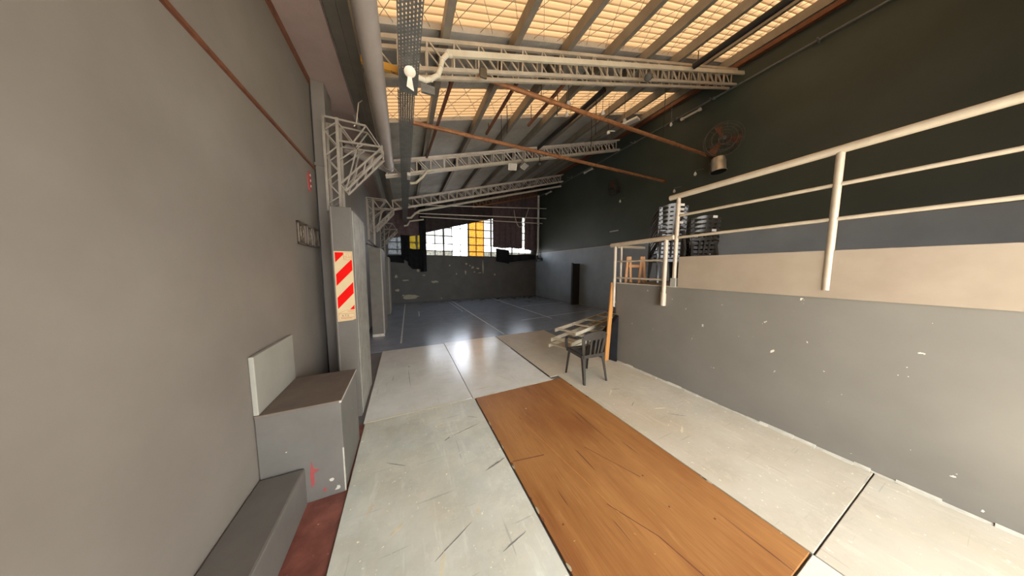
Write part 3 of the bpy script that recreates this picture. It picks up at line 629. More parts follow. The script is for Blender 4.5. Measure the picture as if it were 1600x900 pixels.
for z in (1.82, 1.53): obj('mid_rail', MB().tube([(XP - 0.03, 3.06, z), (XP - 0.03, 2.2, z)], 0.015, 10), M, t, smooth=True)
for y, z in ((3.10, 1.08), (2.20, 1.24)): obj('bolt', MB().tube([(XP - 0.04, y, z), (XP + 0.005, y, z)], 0.012, 8), 'edge_white', t)
# upper railing
t = thing('handrail', (XP, 1.0, 1.44), 'taller cream tubular railing above the beige board', 'railing', 'cream platform railings')
obj('top_rail', MB().tube([(XP, 2.20, 2.70), (XP, -1.7, 2.80)], 0.036, 12), M, t, smooth=True)
for y in (2.085, 0.75, -0.6): obj('post', MB().tube([(XP, y, 1.50), (XP, y, 2.71)], 0.026, 12), M, t, smooth=True)
obj('post_foot', MB().box(XP - 0.03, XP + 0.03, 2.05, 2.12, 1.44, 1.56), 'pale_panel', t)
for z in (2.43, 2.13): obj('mid_rail', MB().tube([(XP, 2.085, z), (XP, -1.7, z + 0.02)], 0.017, 10), M, t, smooth=True)

# monobloc chairs -------------------------------------------------
def rot_pts(mb, rz, off):
    c, s = math.cos(rz), math.sin(rz); q = MB(); q.f = mb.f
    q.v = [(v[0] * c - v[1] * s + off[0], v[0] * s + v[1] * c + off[1], v[2] + off[2]) for v in mb.v]; return q
def shell(fn, nu, nv, th):
    """grid surface with thickness from fn(u,v)->(x,y,z)"""
    P = [[Vector(fn(i / nu, j / nv)) for i in range(nu + 1)] for j in range(nv + 1)]; vs = []; fs = []
    for side in (0, 1):
        for j in range(nv + 1):
            for i in range(nu + 1):
                du = P[j][min(i + 1, nu)] - P[j][max(i - 1, 0)]; dv = P[min(j + 1, nv)][i] - P[max(j - 1, 0)][i]
                vs.append(P[j][i] + du.cross(dv).normalized() * (th * (side - 0.5)))
    N = (nu + 1) * (nv + 1); W = nu + 1
    for j in range(nv):
        for i in range(nu):
            a = j * W + i; fs.append((a, a + 1, a + W + 1, a + W)); fs.append((N + a, N + a + W, N + a + W + 1, N + a + 1))
    for i in range(nu):
        for j in (0, nv):
            a = j * W + i; fs.append((a, N + a, N + a + 1, a + 1))
    for j in range(nv):
        for i in (0, nu):
            a = j * W + i; fs.append((a, a + W, N + a + W, N + a))
    return MB().add(vs, fs)
def make_chair(loc, rz, label, group=None, sticker=True, sweep=False):
    """faces +y, back towards -y"""
    t = thing('plastic_chair', loc, label, 'chair', group)
    def part(name, mb, lb=None, mat='chair_black'): return obj(name, rot_pts(mb, rz, loc), mat, t, smooth=True, label=lb)
    part('seat', shell(lambda u, v: ((u - 0.5) * 0.41 * (1 - 0.06 * (1 - v)), -0.17 + 0.40 * v, 0.425 - 0.018 * math.cos((u - 0.5) * math.pi) - 0.03 * max(0, v - 0.86) / 0.14 + 0.012 * v), 10, 10, 0.012))
    sk = MB()
    for s in (-1, 1): sk.bar((s * 0.205, -0.17, 0.40), (s * 0.205, 0.22, 0.405), 0.014, 0.05)
    sk.bar((-0.205, 0.228, 0.395), (0.205, 0.228, 0.395), 0.014, 0.05); sk.bar((-0.19, -0.175, 0.40), (0.19, -0.175, 0.40), 0.014, 0.05)
    part('seat_rim', sk)
    for s in (-1, 1):
        for front in (1, 0):
            a = Vector((s * 0.195, 0.20 if front else -0.16, 0.425)); b2 = Vector((s * 0.215, 0.245 if front else -0.235, 0.0))
            lg = MB(); a2 = a.lerp(b2, 0.5)
            for p, q, w0, w1 in ((a, b2, 0.052, 0.03),):
                vs = []
                for e, wd in ((p, w0), (q, w1)):
                    o1 = Vector((-s * wd, 0, 0)); o2 = Vector((0, (-1 if front else 1) * wd, 0)); tk = 0.009
                    k1 = Vector((0, (-1 if front else 1) * tk, 0)); k2 = Vector((-s * tk, 0, 0))
                    vs += [e, e + o1, e + o1 + k1, e + k1 + k2, e + o2 + k2, e + o2]
                n = 6
                lg.add(vs, [tuple(range(n)), tuple(range(n, 2 * n))] + [(i, (i + 1) % n, (i + 1) % n + n, i + n) for i in range(n)])
            part('leg', lg)
    def bk(x, z): return -0.175 - 0.18 * (z - 0.42) + 0.10 * (x / 0.22) ** 2 * 0.55     # back surface depth
    def P(x, z): return (x, bk(x, z), z)
    for s in (-1, 1):
        st = [P(s * (0.165 + 0.035 * k), 0.41 + (0.335 if sweep else 0.27) * k) for k in [i / 6 for i in range(7)]]
        q = MB()
        for i in range(6): q.bar(st[i], st[i + 1], 0.05, 0.014, (0, 1, 0))
        part('back_stile', q)
    part('top_rail', shell(lambda u, v: P((u - 0.5) * 0.43 * (1 - 0.10 * v * v), (0.735 if sweep else 0.655) + (0.05 if sweep else 0.13) * v - 0.045 * v * abs(2 * u - 1) ** 2.5), 14, 5, 0.018 if sweep else 0.014))
    for x in (-0.07, 0.0, 0.07):
        q = MB(); q.bar(P(x, 0.41), P(x * 1.15, 0.74 if sweep else 0.67), 0.03, 0.012, (0, 1, 0)); part('back_slat', q)
    for s in (-1, 1):
        cv = [(s * 0.205, bk(0.2, 0.70) + 0.0, 0.71), (s * 0.225, -0.14, 0.672), (s * 0.232, -0.04, 0.645), (s * 0.232, 0.08, 0.632), (s * 0.228, 0.17, 0.622), (s * 0.222, 0.215, 0.59), (s * 0.216, 0.225, 0.52), (s * 0.206, 0.215, 0.415)]
        if sweep: cv = [(s * 0.200, bk(0.2, 0.74), 0.735), (s * 0.214, -0.175, 0.722), (s * 0.224, -0.12, 0.695), (s * 0.230, -0.06, 0.655), (s * 0.234, 0.0, 0.610), (s * 0.234, 0.06, 0.565), (s * 0.230, 0.12, 0.522), (s * 0.224, 0.17, 0.485), (s * 0.212, 0.215, 0.43)]
        q = MB()
        if sweep: q.tube(cv, 0.02, 8)
        for i in range(0 if sweep else len(cv) - 1): q.bar(cv[i], cv[i + 1], 0.035 if sweep else 0.045, 0.03 if sweep else 0.014, (0, 1, 0) if i > 4 and not sweep else (0, 0, 1))
        part('armrest', q)
    if sticker:
        z = 0.757; q = MB(); q.bar((0.075, bk(0.075, z) - 0.012, z), (0.15, bk(0.15, z) - 0.012, z - 0.002), 0.004, 0.04, (0, 0, 1)); part('sticker', q, 'small white sticker', 'white_plastic')
    return t
def copy_chair(src, dz, label, drop_sticker, dx=0.0, dy=0.0):
    c = link(src.copy()); c.location = src.location + Vector((dx, dy, dz)); c['label'] = label
    for ch in src.children:
        if drop_sticker and ch.name.startswith('sticker'): continue
        k = link(ch.copy()); k.parent = c
    return c
make_chair((2.54, 2.76, 0.0), math.radians(-3), 'single black plastic armchair standing on the beige floor, back to viewer', None, sticker=False)
ORD = ('lowest', 'second from bottom', 'third from bottom', 'fourth from bottom', 'fifth from bottom', 'sixth from bottom', 'seventh from bottom', 'eighth from bottom', 'topmost')
def stack(x, y, n, rz, desc, grp, stk, pitch=0.073):
    base = make_chair((x, y, ZP), rz, '%s black plastic chair %s' % (ORD[0], desc), grp, True, True)
    for k in range(1, n):
        nm = 'topmost' if k == n - 1 else ORD[k]
        copy_chair(base, k * pitch, '%s black plastic chair %s' % (nm, desc), k not in stk, -0.004 * k, -0.004 * k)
    if 0 not in stk:
        for ch in list(base.children):
            if ch.name.startswith('sticker'): bpy.data.objects.remove(ch)
stack(4.42, 2.80, 9, math.radians(-36), 'in the tall stack behind the corner railing', 'tall chair stack on the platform', {8, 7, 6, 4})
stack(4.83, 2.50, 6, math.radians(-36), 'in the shorter stack right of the tall one', 'short chair stack on the platform', {5, 2})

# small orange sawhorse in the corner of the deck
t = thing('sawhorse', (3.74, 2.97, ZP), 'small orange wooden sawhorse on the platform corner', 'sawhorse')
A = Vector((3.70, 3.0, 0)); B = Vector((3.90, 2.88, 0)); D = Vector((0.55, 0.8, 0)).normalized()
for e in (A, B):
    hd = (B - A).normalized()
    for s_ in (-1, 1): obj('leg', MB().bar(e + hd * (0.045 * s_) + Vector((0, 0, ZP)), e + hd * (0.022 * s_) + D * 0.01 * s_ + Vector((0, 0, ZP + 0.47)), 0.04, 0.03, D), 'plank_orange', t, bevel=0.003)
obj('brace', MB().bar(A + Vector((0, 0, ZP + 0.30)), B + Vector((0, 0, ZP + 0.30)), 0.02, 0.05), 'plank_orange', t)

# leaning boards and black sheet at the platform end
tag(obj('black_sheet', MB().add([(3.27, 3.46, 0.0), (3.47, 2.985, 0.0), (3.50, 3.0, 0.0), (3.30, 3.475, 0.0), (3.33, 3.47, 0.22), (3.485, 2.99, 0.85), (3.51, 3.085, 0.85), (3.36, 3.485, 0.22)], [(0,3,2,1),(4,5,6,7),(0,1,5,4),(1,2,6,5),(2,3,7,6),(3,0,4,7)]), 'cloth_black'), 'black sheet standing behind the orange planks at the platform end', 'board')
for a, b2, wd, lb in (((3.335, 3.10, 0.002), (3.475, 3.135, 1.44), 0.085, 'wider orange plank leaning on the platform corner'), ((3.42, 3.14, 0.002), (3.488, 3.15, 1.36), 0.045, 'narrower orange plank leaning behind the wider plank')):
    tag(obj('plank', MB().bar(a, b2, wd, 0.028, (0, 1, 0)), 'plank_orange', bevel=0.003), lb, 'plank', 'orange planks at the platform end')

# ladder frames lying on blocks
AX = Vector((0.93, 0.37, 0)).normalized(); CR = Vector((AX.y, -AX.x, 0))
def ladder(p, z, length, wd, n, lb):
    p = Vector((p[0], p[1], z)); t = thing('wooden_ladder', p, lb, 'ladder', 'stacked wooden ladders')
    for k in (0, 1):
        a = p + CR * wd * k; obj('side_rail', MB().bar(a, a + AX * length, 0.028, 0.065), 'ladder_wood', t, bevel=0.003)
    for i in range(n):
        a = p + AX * (0.06 + (length - 0.12) * i / (n - 1)); obj('tread', MB().bar(a + CR * 0.02 + Vector((0, 0, 0.02)), a + CR * (wd - 0.02) + Vector((0, 0, 0.02)), 0.075, 0.02), 'ladder_wood', t, bevel=0.003)
for dx in (0.75, 1.75):
    a = Vector((2.42, 3.62, 0)) + AX * dx
    tag(obj('timber_block', MB().bar(a - CR * 0.03 + Vector((0, 0, 0.11)), a + CR * 0.48 + Vector((0, 0, 0.11)), 0.10, 0.22), 'timber_block', bevel=0.005), 'squared timber block under the %s of the wooden ladders' % ('near end' if dx < 1 else 'far end'), 'block', 'timber blocks')
ladder((2.42, 3.62), 0.255, 2.6, 0.40, 6, 'lowest wooden ladder of the pile behind the chair')
ladder((2.47, 3.62), 0.36, 2.6, 0.42, 6, 'middle wooden ladder of the pile behind the chair')
ladder((2.68, 3.80), 0.475, 2.5, 0.44, 5, 'topmost wooden ladder of the pile behind the chair')

# black narrow panel on the right wall
t = thing('black_board', (7.36, 8.85, -0.006), 'tall narrow black board standing out from the right wall', 'board')
obj('board', MB().box(7.12, 7.49, 8.72, 8.80, -0.006, 1.92), 'black_pipe', t)
obj('edge_cap', MB().box(7.07, 7.12, 8.71, 8.81, -0.006, 1.95), 'black_pipe', t)

# ================================================================ LEFT SIDE
t = thing('boxed_column', (-0.6, 3.5, -0.02), 'tall grey boxed column carrying the hazard sticker', 'column')
obj('casing', MB().box(-0.705, -0.505, 3.10, 3.92, -0.02, 2.36), 'column_grey', t, bevel=0.008)
obj('plaster_lit_side', MB().box(-0.506, -0.500, 3.13, 3.89, 0.0, 2.33), 'plaster', t, label='rough pale plaster on the column side, lightened to look lit')  # rough plaster, its tone also lifted to carry light on this side
obj('corner_bead', MB().box(-0.512, -0.5, 3.885, 3.93, -0.02, 2.3), 'edge_white', t)
obj('seam', MB().box(-0.69, -0.684, 3.094, 3.10, -0.02, 2.35), 'wall_grey', t)
# hazard sticker
t = thing('hazard_sticker', (-0.6, 3.09, 1.12), 'red and cream striped hazard sticker on the boxed column', 'sticker')
sx0, sx1, sz0, sz1 = -0.687, -0.517, 1.115, 1.885; YS = 3.0985
obj('backing', MB().prism([(sx0, sz0), (sx1 - 0.03, sz0 + 0.008), (sx1, sz0 + 0.02), (sx1, sz1), (sx0, sz1)], 'y', YS - 0.0015, YS + 0.0015), 'sign_cream', t)
def clip_band(zl, zr, th, x0, x1, lo, hi):
    """parallelogram rising to the right, clipped to lo..hi"""
    poly = [(x0, zl), (x1, zr), (x1, zr + th), (x0, zl + th)]
    for lim, sg in ((lo, 1), (hi, -1)):
        out = []
        for i in range(len(poly)):
            a, b2 = poly[i], poly[(i + 1) % len(poly)]; da = (a[1] - lim) * sg; db = (b2[1] - lim) * sg
            if da >= 0: out.append(a)
            if da * db < 0: k = da / (da - db); out.append((a[0] + (b2[0] - a[0]) * k, lim))
        poly = out
    return poly
bx0, bx1 = sx0 + 0.012, sx1 - 0.006
for zl in (1.20 + 0.055, 1.51, 1.765, 1.0):
    p = clip_band(zl, zl + 0.17, 0.125, bx0, bx1, 1.245, 1.873)
    if len(p) > 2: obj('red_stripe', MB().prism(p, 'y', YS - 0.0028, YS - 0.001), 'sign_red', t)
lf = obj('logo_field', MB().box(bx0 + 0.075, bx1, YS - 0.0038, YS - 0.002, 1.79, 1.873), 'sign_cream', t)
def outline(poly, wd, name, mat='sign_ink', y=None):
    y = YS - 0.0042 if y is None else y
    m = MB(); n = len(poly)
    for i in range(n): a, b2 = poly[i], poly[(i + 1) % n]; m.bar((a[0], y, a[1]), (b2[0], y, b2[1]), 0.0012, wd, (b2[1] - a[1], 0, a[0] - b2[0]) if False else (0, 0, 1) if abs(b2[0] - a[0]) > 1e-5 else (1, 0, 0))
    return obj(name, m, mat, lf if name.startswith('logo') else t)
lx = (bx0 + 0.075 + bx1) / 2; lz = 1.832
outline([(bx0 + 0.077, 1.793), (bx1 - 0.002, 1.793), (bx1 - 0.002, 1.871), (bx0 + 0.077, 1.871)], 0.003, 'logo_border')
outline([(lx + 0.012 * math.cos(a) , lz + 0.006 + 0.024 * math.sin(a)) for a in [math.tau * i / 10 for i in range(10)]], 0.0025, 'logo_mark')
outline([(lx - 0.022 + 0.01 * math.cos(a), lz - 0.014 + 0.016 * math.sin(a)) for a in [math.tau * i / 8 for i in range(8)]], 0.0025, 'logo_mark')
outline([(lx + 0.024 + 0.01 * math.cos(a), lz - 0.014 + 0.010 * math.sin(a)) for a in [math.tau * i / 8 for i in range(8)]], 0.0025, 'logo_mark')
outline([(bx0, 1.205), (bx1 - 0.002, 1.205), (bx1 - 0.002, 1.238), (bx0 + 0.07, 1.238)], 0.0025, 'label_border')
outline([(bx0 + 0.004, 1.13), (bx1 - 0.005, 1.135), (bx1 - 0.005, 1.198), (bx0 + 0.004, 1.198)], 0.0025, 'label_border')
def text(body, size, x, y, z, mat, parent, rot=(math.pi / 2, 0, 0)):
    cu = bpy.data.curves.new('lettering', 'FONT'); cu.body = body; cu.size = size; cu.extrude = 0.0004
    o = link(bpy.data.objects.new('lettering', cu)); bpy.context.view_layer.update()
    me = bpy.data.meshes.new_from_object(o.evaluated_get(bpy.context.evaluated_depsgraph_get())); bpy.data.objects.remove(o)
    me.materials.clear(); me.materials.append(MATS[mat]); o = link(bpy.data.objects.new('lettering', me)); attach(o, (x, y, z), parent); o.rotation_euler = rot; return o
text('A.T.S.', 0.03, bx0 + 0.03, YS - 0.003, 1.168, 'ink_black', t)
for z, w0, w1 in ((1.155, 0.02, 0.14), (1.145, 0.02, 0.12), (1.222, 0.085, 0.145)): obj('small_print', MB().box(bx0 + w0, bx0 + w1, YS - 0.0032, YS - 0.001, z, z + 0.005), 'sign_ink', t)

# low box in the left foreground
t = thing('low_box', (-0.7, 2.3, -0.02), 'low grey painted box with brown top against the left wall', 'box')
obj('carcass', MB().box(XL + 0.005, -0.470, 2.06, 2.66, -0.017, 0.70), 'box_grey', t, bevel=0.004)
obj('lid', MB().box(XL + 0.005, -0.465, 2.055, 2.665, 0.70, 0.718), 'box_top', t, bevel=0.003)
obj('worn_edge', MB().box(-0.478, -0.4645, 2.054, 2.655, 0.700, 0.716), 'edge_white', t)
obj('worn_edge', MB().box(-0.476, -0.4685, 2.0585, 2.070, -0.01, 0.34), 'edge_white', t)
for i, (x, z) in enumerate(((-0.905, 0.14), (-0.89, 0.08), (-0.90, 0.20), (-0.60, 0.05), (-0.55, 0.11), (-0.52, 0.03))):
    r = random.Random(i); obj('paint_chip', MB().prism([(x + 0.018 * math.cos(a) * r.uniform(.4, 1.2), z + 0.02 * math.sin(a) * r.uniform(.4, 1.2)) for a in [math.tau * k / 7 for k in range(7)]], 'y', 2.0575, 2.0605), 'edge_white' if i % 3 else 'stain_red', t)
obj('red_stain', MB().prism([(-0.675, 0.09), (-0.655, 0.12), (-0.655, 0.2), (-0.62, 0.22), (-0.655, 0.235), (-0.665, 0.30), (-0.68, 0.2)], 'y', 2.0578, 2.0605), 'stain_red', t)
tag(obj('kerb_block', MB().box(XL + 0.004, -0.70, 0.6, 2.05, -0.017, 0.27), 'box_grey', bevel=0.012), 'chipped low grey kerb block before the low box', 'block')
tag(obj('side_panel', MB().box(XL + 0.002, XL + 0.03, 2.06, 2.65, 0.719, 1.12), 'pale_panel', bevel=0.004), 'pale grey board standing on the low box against the wall', 'board')

# things on the left wall
t = thing('oval_plaque', (XL + 0.01, 3.41, 2.57), 'small red oval plaque on the left wall', 'plaque')
obj('plate', MB().lathe((XL, 3.45, 2.685), (1, 0, 0), [(0, 0.052), (0.012, 0.052), (0.016, 0.045)], 20), 'stain_red', t, smooth=True)
bpy.data.objects[t.children[0].name].scale = (1, 0.9, 2.1)
t.children[0].location.z -= 0.06
for z in (2.62, 2.68, 2.74): obj('white_mark', MB().box(XL + 0.014, XL + 0.018, 3.44, 3.462, z, z + 0.022), 'white_plastic', t)
for i, (ya, yb, lb) in enumerate(((3.0, 3.20, 'leftmost of three ornate brown frames on the left wall'), (3.235, 3.40, 'middle one of three ornate brown frames on the left wall'), (3.435, 3.60, 'rightmost of three ornate brown frames on the left wall'))):
    t = thing('ornate_frame', (XL, (ya + yb) / 2, 1.94), lb, 'frame', 'ornate frames on the left wall')
    z0, z1_ = 1.94, 2.17
    obj('back_board', MB().box(XL, XL + 0.008, ya, yb, z0, z1_), 'frame_brown', t)
    for y0, y1, za, zb in ((ya, ya + 0.025, z0, z1_), (yb - 0.025, yb, z0, z1_), (ya, yb, z0, z0 + 0.025), (ya, yb, z1_ - 0.025, z1_)):
        obj('frame_bar', MB().box(XL, XL + 0.022, y0, y1, za, zb), 'frame_brown', t, bevel=0.004)
    ym = (ya + yb) / 2
    o = obj('oval_ring', MB().ring((XL + 0.012, ym, 2.055), (1, 0, 0), 0.045, 0.008, 24, 6), 'frame_gold', t, smooth=True); o.scale = (1, 0.8, 1.5); o.location.z -= 0.02
    for k in range(4): obj('scroll', MB().ring((XL + 0.012, ym + 0.045 * (1 if k % 2 else -1), 2.0 + 0.11 * (k // 2)), (1, 0, 0), 0.014, 0.005, 12, 6), 'frame_gold', t, smooth=True)
    obj('medallion', MB().lathe((XL + 0.006, ym, 2.055), (1, 0, 0), [(0, 0.02), (0.01, 0.02), (0.014, 0.01)], 14), 'frame_gold', t, smooth=True)

# cupboards farther along the left wall
for (x0, x1, y0, y1, z1_, lb) in ((-0.775, -0.51, 6.62, 7.6, 2.20, 'nearer tall dark grey cupboard on the left side'), (-0.74, -0.52, 9.72, 10.6, 2.12, 'farther tall dark grey cupboard on the left side')):
    t = thing('tall_cupboard', ((x0 + x1) / 2, (y0 + y1) / 2, -0.02), lb, 'cupboard', 'tall cupboards on the left side')
    obj('body', MB().box(x0, x1, y0, y1, -0.006, z1_), 'channel_grey', t, bevel=0.006)
    obj('edge_strip', MB().box(x1 - 0.016, x1 + 0.004, y0 - 0.004, y0 + 0.02, 0.02, z1_ - 0.02), 'pale_panel', t)
    obj('side_door', MB().box(x1, x1 + 0.015, y0 + 0.03, y1 - 0.03, 0.05, z1_ - 0.05), 'wall_grey', t, bevel=0.003)
    obj('plinth', MB().box(x0, x1 + 0.002, y0 - 0.003, y0 + 0.01, -0.006, 0.06), 'edge_white' if y0 < 7 else 'channel_grey', t)
tag(obj('red_board', MB().box(-0.90, -0.86, 5.0, 6.5, -0.02, 0.85), 'red_paint'), 'red board low on the left wall before the cupboard', 'board')
t = thing('cable_bundle', (-0.6, 6.6, 2.2), 'black bundle of rods lying on top of the nearer cupboard', 'rods')
for k, (a, b2) in enumerate((((-0.75, 6.2, 2.25), (-0.55, 7.0, 2.215)), ((-0.7, 6.1, 2.32), (-0.6, 7.1, 2.22)))): obj('rod', MB().tube([a, b2], 0.014, 8), 'black_pipe', t, smooth=True)

# plywood sheet set in the floor
ply = MB().box(0.79, 2.15, 0.41, 2.875, -0.018, 0.004)
t = obj('plywood_sheet', ply, 'plywood', bevel=0.002); tag(t, 'brown varnished plywood sheet set in the pale floor', 'board')
obj('split_line', MB().bar((1.27, 1.13, 0.0046), (1.41, 0.84, 0.0046), 0.005, 0.001), 'rust_dark', t)
obj('split_line', MB().bar((1.41, 0.84, 0.0046), (1.45, 0.60, 0.0046), 0.007, 0.001), 'rust_dark', t)
obj('split_line', MB().bar((1.50, 1.62, 0.0046), (1.69, 1.18, 0.0046), 0.004, 0.001), 'rust_dark', t)
obj('scuff', MB().bar((0.81, 1.75, 0.0046), (1.10, 1.70, 0.0046), 0.008, 0.001), 'rust_dark', t)
r_ = random.Random(11)
for k in range(16):
    x, y = (0.792, r_.uniform(0.8, 2.85)) if k < 10 else (2.148, r_.uniform(0.9, 2.8)); q_ = r_.uniform(0.008, 0.02)
    obj('edge_splinter', MB().prism([(x + q_ * 0.8 * math.cos(a) * r_.uniform(0.5, 1), y + q_ * 2.2 * math.sin(a) * r_.uniform(0.5, 1)) for a in [math.tau * i / 6 for i in range(6)]], 'z', 0.0035, 0.0052), 'flake' if k % 3 else 'rust_dark', t)
for x, y in ((1.72, 1.18), (1.66, 0.93), (1.86, 0.75), (0.9, 1.15)):
    obj('knot', MB().lathe((x, y, 0.004), (0, 0, 1), [(0, 0.007), (0.0008, 0.006)], 8), 'rust_dark', t)

obj('pale_scratch', MB().bar((1.12, 2.3, 0.0045), (1.30, 1.05, 0.0045), 0.004, 0.0008), 'plank_orange', t)
# ================================================================ LAMPS, FANS ON THE RIGHT
def floodlight(p, aim, lb):
    t = thing('floodlight', p, lb, 'floodlight', 'small floodlights on the second truss'); p = Vector(p); a = Vector(aim).normalized(); s = a.cross(Vector((0, 0, 1))).normalized(); u = s.cross(a)
    def quad(c, hw, hh, d): return MB().bar(c - a * d, c + a * d, hw * 2, hh * 2, u)
    hs = obj('housing', quad(p, 0.12, 0.09, 0.03), 'lamp_silver', t, bevel=0.006)
    obj('glass', quad(p + a * 0.031, 0.075, 0.05, 0.003), 'lamp_glass', hs)
    for sg in (-1, 1):
        obj('rim', MB().bar(p + a * 0.034 + s * 0.11 * sg - u * 0.09, p + a * 0.034 + s * 0.11 * sg + u * 0.09, 0.02, 0.012, a), 'white_plastic', hs)
        obj('rim', MB().bar(p + a * 0.034 + u * 0.085 * sg - s * 0.12, p + a * 0.034 + u * 0.085 * sg + s * 0.12, 0.012, 0.02, a), 'white_plastic', hs)
        obj('yoke', MB().bar(p + s * 0.125 * sg, p + s * 0.125 * sg + Vector((0, 0, 0.13)), 0.008, 0.02, s), 'lamp_silver', t)
    obj('yoke_bar', MB().bar(p - s * 0.13 + Vector((0, 0, 0.13)), p + s * 0.13 + Vector((0, 0, 0.13)), 0.02, 0.01), 'lamp_silver', t)
    obj('stem', MB().tube([p + Vector((0, 0, 0.13)), p + Vector((0, 0.05, 0.24))], 0.012, 8), 'lamp_silver', t)
floodlight((2.99, 6.5, 4.68), (-0.2, -0.75, -0.55), 'left small floodlight with pale square face under second truss')
floodlight((3.37, 6.5, 4.77), (0.3, -0.5, -0.9), 'right small floodlight tilted down under second truss')
def spot(p, lb, r=0.05, L=0.16, aim=(-0.3, -0.6, -0.7), up=0.16):
    t = thing('spotlight', p, lb, 'spotlight', 'black spotlights'); p = Vector(p); a = Vector(aim).normalized()
    cn = obj('can', MB().lathe(p, a, [(0, r * 0.7), (L * 0.3, r * 0.8), (L * 0.35, r), (L, r)], 14), 'black_pipe', t, smooth=True)
    obj('lens', MB().lathe(p + a * L, a, [(0, r * 0.85), (0.006, r * 0.7)], 14), 'steel_frame', cn, smooth=True)
    obj('clamp', MB().tube([p + a * L * 0.3, p + Vector((0, 0.02, up))], 0.012, 8), 'black_pipe', t)
spot((3.92, 6.5, 4.98), 'black spotlight right of the two small floodlights')
spot((4.10, 3.05, 5.12), 'black spotlight under the nearest truss', 0.06, 0.2, (-0.6, -0.3, -0.5), 0.12)
# flat ceiling lamp
t = thing('batten_lamp', (6.2, 5.15, 5.95), 'flat white ceiling lamp hung near the right wall', 'lamp')
obj('tray', MB().bar((6.12, 5.4, 5.98), (6.24, 4.93, 5.98), 0.2, 0.05), 'white_plastic', t, bevel=0.005)
obj('diffuser', MB().bar((6.125, 5.38, 5.95), (6.235, 4.95, 5.95), 0.15, 0.02), 'lamp_glass', t)
for k in (0.2, 0.8):
    p = Vector((6.12, 5.4, 6.0)).lerp(Vector((6.24, 4.93, 6.0)), k); obj('wire', MB().tube([p, (p.x, p.y, chordz(p.x) + 0.02)], 0.005, 5), 'black_pipe', t)
# conduit along right wall with bracket arms and tube lamps
t = thing('wall_conduit', (XR - 0.04, 7, 6.0), 'thin grey conduit running along the head of right wall', 'conduit')
obj('pipe', MB().tube([(XR - 0.05, 0.2, 6.13), (XR - 0.05, 6.6, 6.06), (XR - 0.05, 12.3, 5.95)], 0.022, 8), 'galvanised', t, smooth=True)
for y in (2.0, 3.7, 4.6, 6.0, 6.62, 8.0, 9.4, 10.2, 11.2): obj('saddle', MB().box(XR - 0.075, XR, y - 0.015, y + 0.015, 6.06, 6.12), 'galvanised', t); obj('stub_arm', MB().bar((XR - 0.05, y, 6.04), (XR - 0.35, y - 0.06, 5.98), 0.02, 0.02), 'galvanised', t)
for y, z, lb in ((4.2, 5.96, 'nearest fluorescent tube lamp on the right wall conduit'), (8.2, 5.9, 'middle fluorescent tube lamp on the right wall conduit'), (11.3, 5.85, 'farthest fluorescent tube lamp on the right wall conduit')):
    t = thing('tube_lamp', (XR - 0.1, y, z), lb, 'lamp', 'tube lamps on the right wall')
    obj('tube', MB().tube([(XR - 0.12, y - 0.2, z), (XR - 0.12, y + 0.2, z)], 0.028, 10), 'conduit_white', t, smooth=True)
    for s in (-1, 1): obj('end_cap', MB().tube([(XR - 0.12, y + 0.2 * s, z), (XR - 0.12, y + 0.25 * s, z)], 0.042, 10), 'conduit_white', t, smooth=True); obj('holder', MB().box(XR - 0.14, XR, y + 0.22 * s - 0.015, y + 0.22 * s + 0.015, z, z + 0.04), 'galvanised', t)
def fan(c, aim, R, lb, mat='black_pipe', wallx=XR):
    c = Vector(c); a = Vector(aim).normalized(); t = thing('wall_fan', c, lb, 'fan', 'wall fans')
    for h, rr in ((-0.07, 1.0), (0.07, 1.0), (0.09, 0.66), (0.1, 0.33), (-0.09, 0.66)): obj('guard_ring', MB().ring(c + a * h * R / 0.35, a, R * rr, 0.008, 28, 6), mat, t, smooth=True)
    e = a.orthogonal().normalized(); f2 = a.cross(e)
    for i in range(12):
        th = math.tau * i / 12; d = e * math.cos(th) + f2 * math.sin(th)
        obj('guard_wire', MB().tube([c + a * 0.1 * R / 0.35 + d * R * 0.15, c + a * 0.07 * R / 0.35 + d * R], 0.004, 5), mat, t)
    for i in range(3):
        th = math.tau * i / 3 + 0.4; d = e * math.cos(th) + f2 * math.sin(th); s = a.cross(d)
        q0 = c + d * R * 0.15; q1 = c + d * R * 0.88; tw = a * 0.05
        obj('blade', MB().add([q0 - s * R * 0.1 - tw * .5, q0 + s * R * 0.1 + tw * .5, q1 + s * R * 0.32 + tw, q1 - s * R * 0.14 - tw, q0 - s * R * 0.1 - tw * .5 + a * 0.008, q0 + s * R * 0.1 + tw * .5 + a * 0.008, q1 + s * R * 0.32 + tw + a * 0.008, q1 - s * R * 0.14 - tw + a * 0.008], [(0,1,2,3),(7,6,5,4),(0,4,5,1),(1,5,6,2),(2,6,7,3),(3,7,4,0)]), 'rust_dark', t)
    obj('hub', MB().lathe(c - a * 0.12, a, [(0, R * 0.2), (0.1, R * 0.24), (0.2, R * 0.2), (0.24, R * 0.08)], 16), mat, t, smooth=True)
    obj('wall_arm', MB().tube([c - a * 0.12, c - a * 0.2 + Vector((0.02, 0, -0.03)), (wallx, c.y + 0.03, c.z - 0.05)], 0.02, 8), mat, t)
    obj('wall_plate', MB().box(wallx - 0.015, wallx, c.y - 0.05, c.y + 0.11, c.z - 0.15, c.z + 0.05), mat, t)
fan((7.12, 3.28, 4.80), (-0.75, -0.6, -0.15), 0.37, 'big dark wall fan at the end of nearer rusty pipe', 'steel_frame')
fan((7.20, 6.65, 4.70), (-0.85, 0.45, -0.1), 0.30, 'dark wall fan high in the middle of right wall')
fan((7.22, 12.05, 2.28), (-0.8, -0.6, 0), 0.2, 'small black wall fan low in the right back corner')
t = thing('can_lamp', (7.1, 3.38, 4.05), 'silver can spotlight below the big wall fan', 'spotlight')
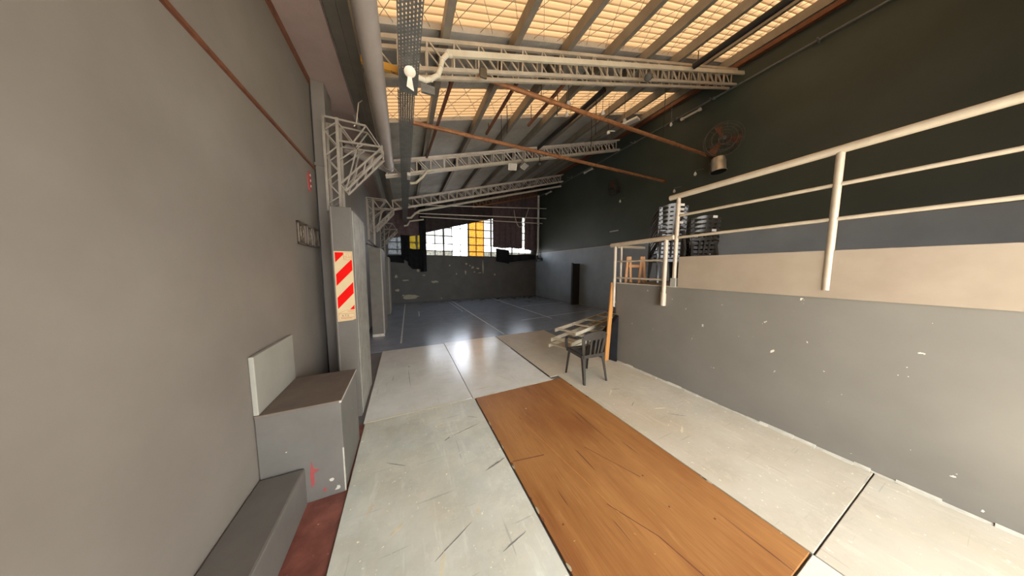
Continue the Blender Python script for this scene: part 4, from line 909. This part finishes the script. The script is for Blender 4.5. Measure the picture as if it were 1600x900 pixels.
obj('can', MB().lathe((7.12, 3.36, 4.42), (-0.05, -0.1, -1), [(0, 0.08), (0.02, 0.13), (0.1, 0.15), (0.12, 0.155), (0.14, 0.15), (0.32, 0.15), (0.34, 0.165), (0.36, 0.165)], 20), 'lamp_silver', t, smooth=True)
obj('lens', MB().lathe((7.10, 3.325, 4.065), (-0.05, -0.1, -1), [(0, 0.155), (0.006, 0.15)], 20), 'black_pipe', t)
obj('yoke', MB().tube([(7.0, 3.5, 4.22), (7.05, 3.52, 4.48), (7.3, 3.4, 4.5), (7.49, 3.4, 4.5)], 0.014, 8), 'black_pipe', t)
for p, lb in (((7.4, 4.0, 4.35), 'small white bulb on an arm left of the can spotlight'), ((7.42, 4.55, 4.05), 'small white bulb under the end of farther rusty pipe'), ((7.42, 6.5, 4.25), 'small white bulb under the middle wall fan'), ((6.9, 4.42, 5.75), 'small white bulb hanging above the right wall conduit')):
    t = thing('bulb', p, lb, 'bulb', 'small white bulbs'); p = Vector(p)
    obj('globe', MB().lathe(p, (0, 0, -1), [(0, 0.015), (0.02, 0.02), (0.05, 0.034), (0.08, 0.03), (0.1, 0.012)], 12), 'white_plastic', t, smooth=True)
    obj('arm', MB().tube([p, p + Vector((0.0, 0, 0.04)), (XR, p.y - 0.15, p.z + 0.05)] if p.x > 7 else [p, (p.x, p.y, chordz(p.x))], 0.007, 6), 'galvanised', t)
for p, lb in (((3.05, 4.0, 4.98), 'white pendant lamp holder near the nearer rusty pipe'), ((3.2, 4.25, 4.95), 'cream pendant lamp holder beside the white one'), ((4.05, 4.1, 5.12), 'small pale pendant left of long wire'), ((4.95, 4.3, 5.3), 'pale twin pendant under the second skylight'), ((4.75, 4.6, 5.12), 'white cross shaped pendant under the second skylight')):
    t = thing('pendant_holder', p, lb, 'lamp', 'small pendant lamp holders'); p = Vector(p)
    obj('holder', MB().lathe(p, (0.2, 0, -1), [(0, 0.02), (0.02, 0.035), (0.07, 0.04), (0.08, 0.02)], 12), 'white_plastic', t, smooth=True)
    if 'cross' in lb: obj('arm', MB().tube([p, p + Vector((0.16, -0.06, 0.0))], 0.012, 8), 'white_plastic', t)
    obj('wire', MB().tube([p, (p.x, p.y, chordz(p.x) + 0.1)], 0.005, 5), 'black_pipe', t)
tag(obj('yellow_clip', MB().box(1.0, 1.1, 3.20, 3.235, 4.24, 4.36), 'frame_gold', bevel=0.01), 'small yellowish clip on the bottom chord of nearest truss', 'clip')
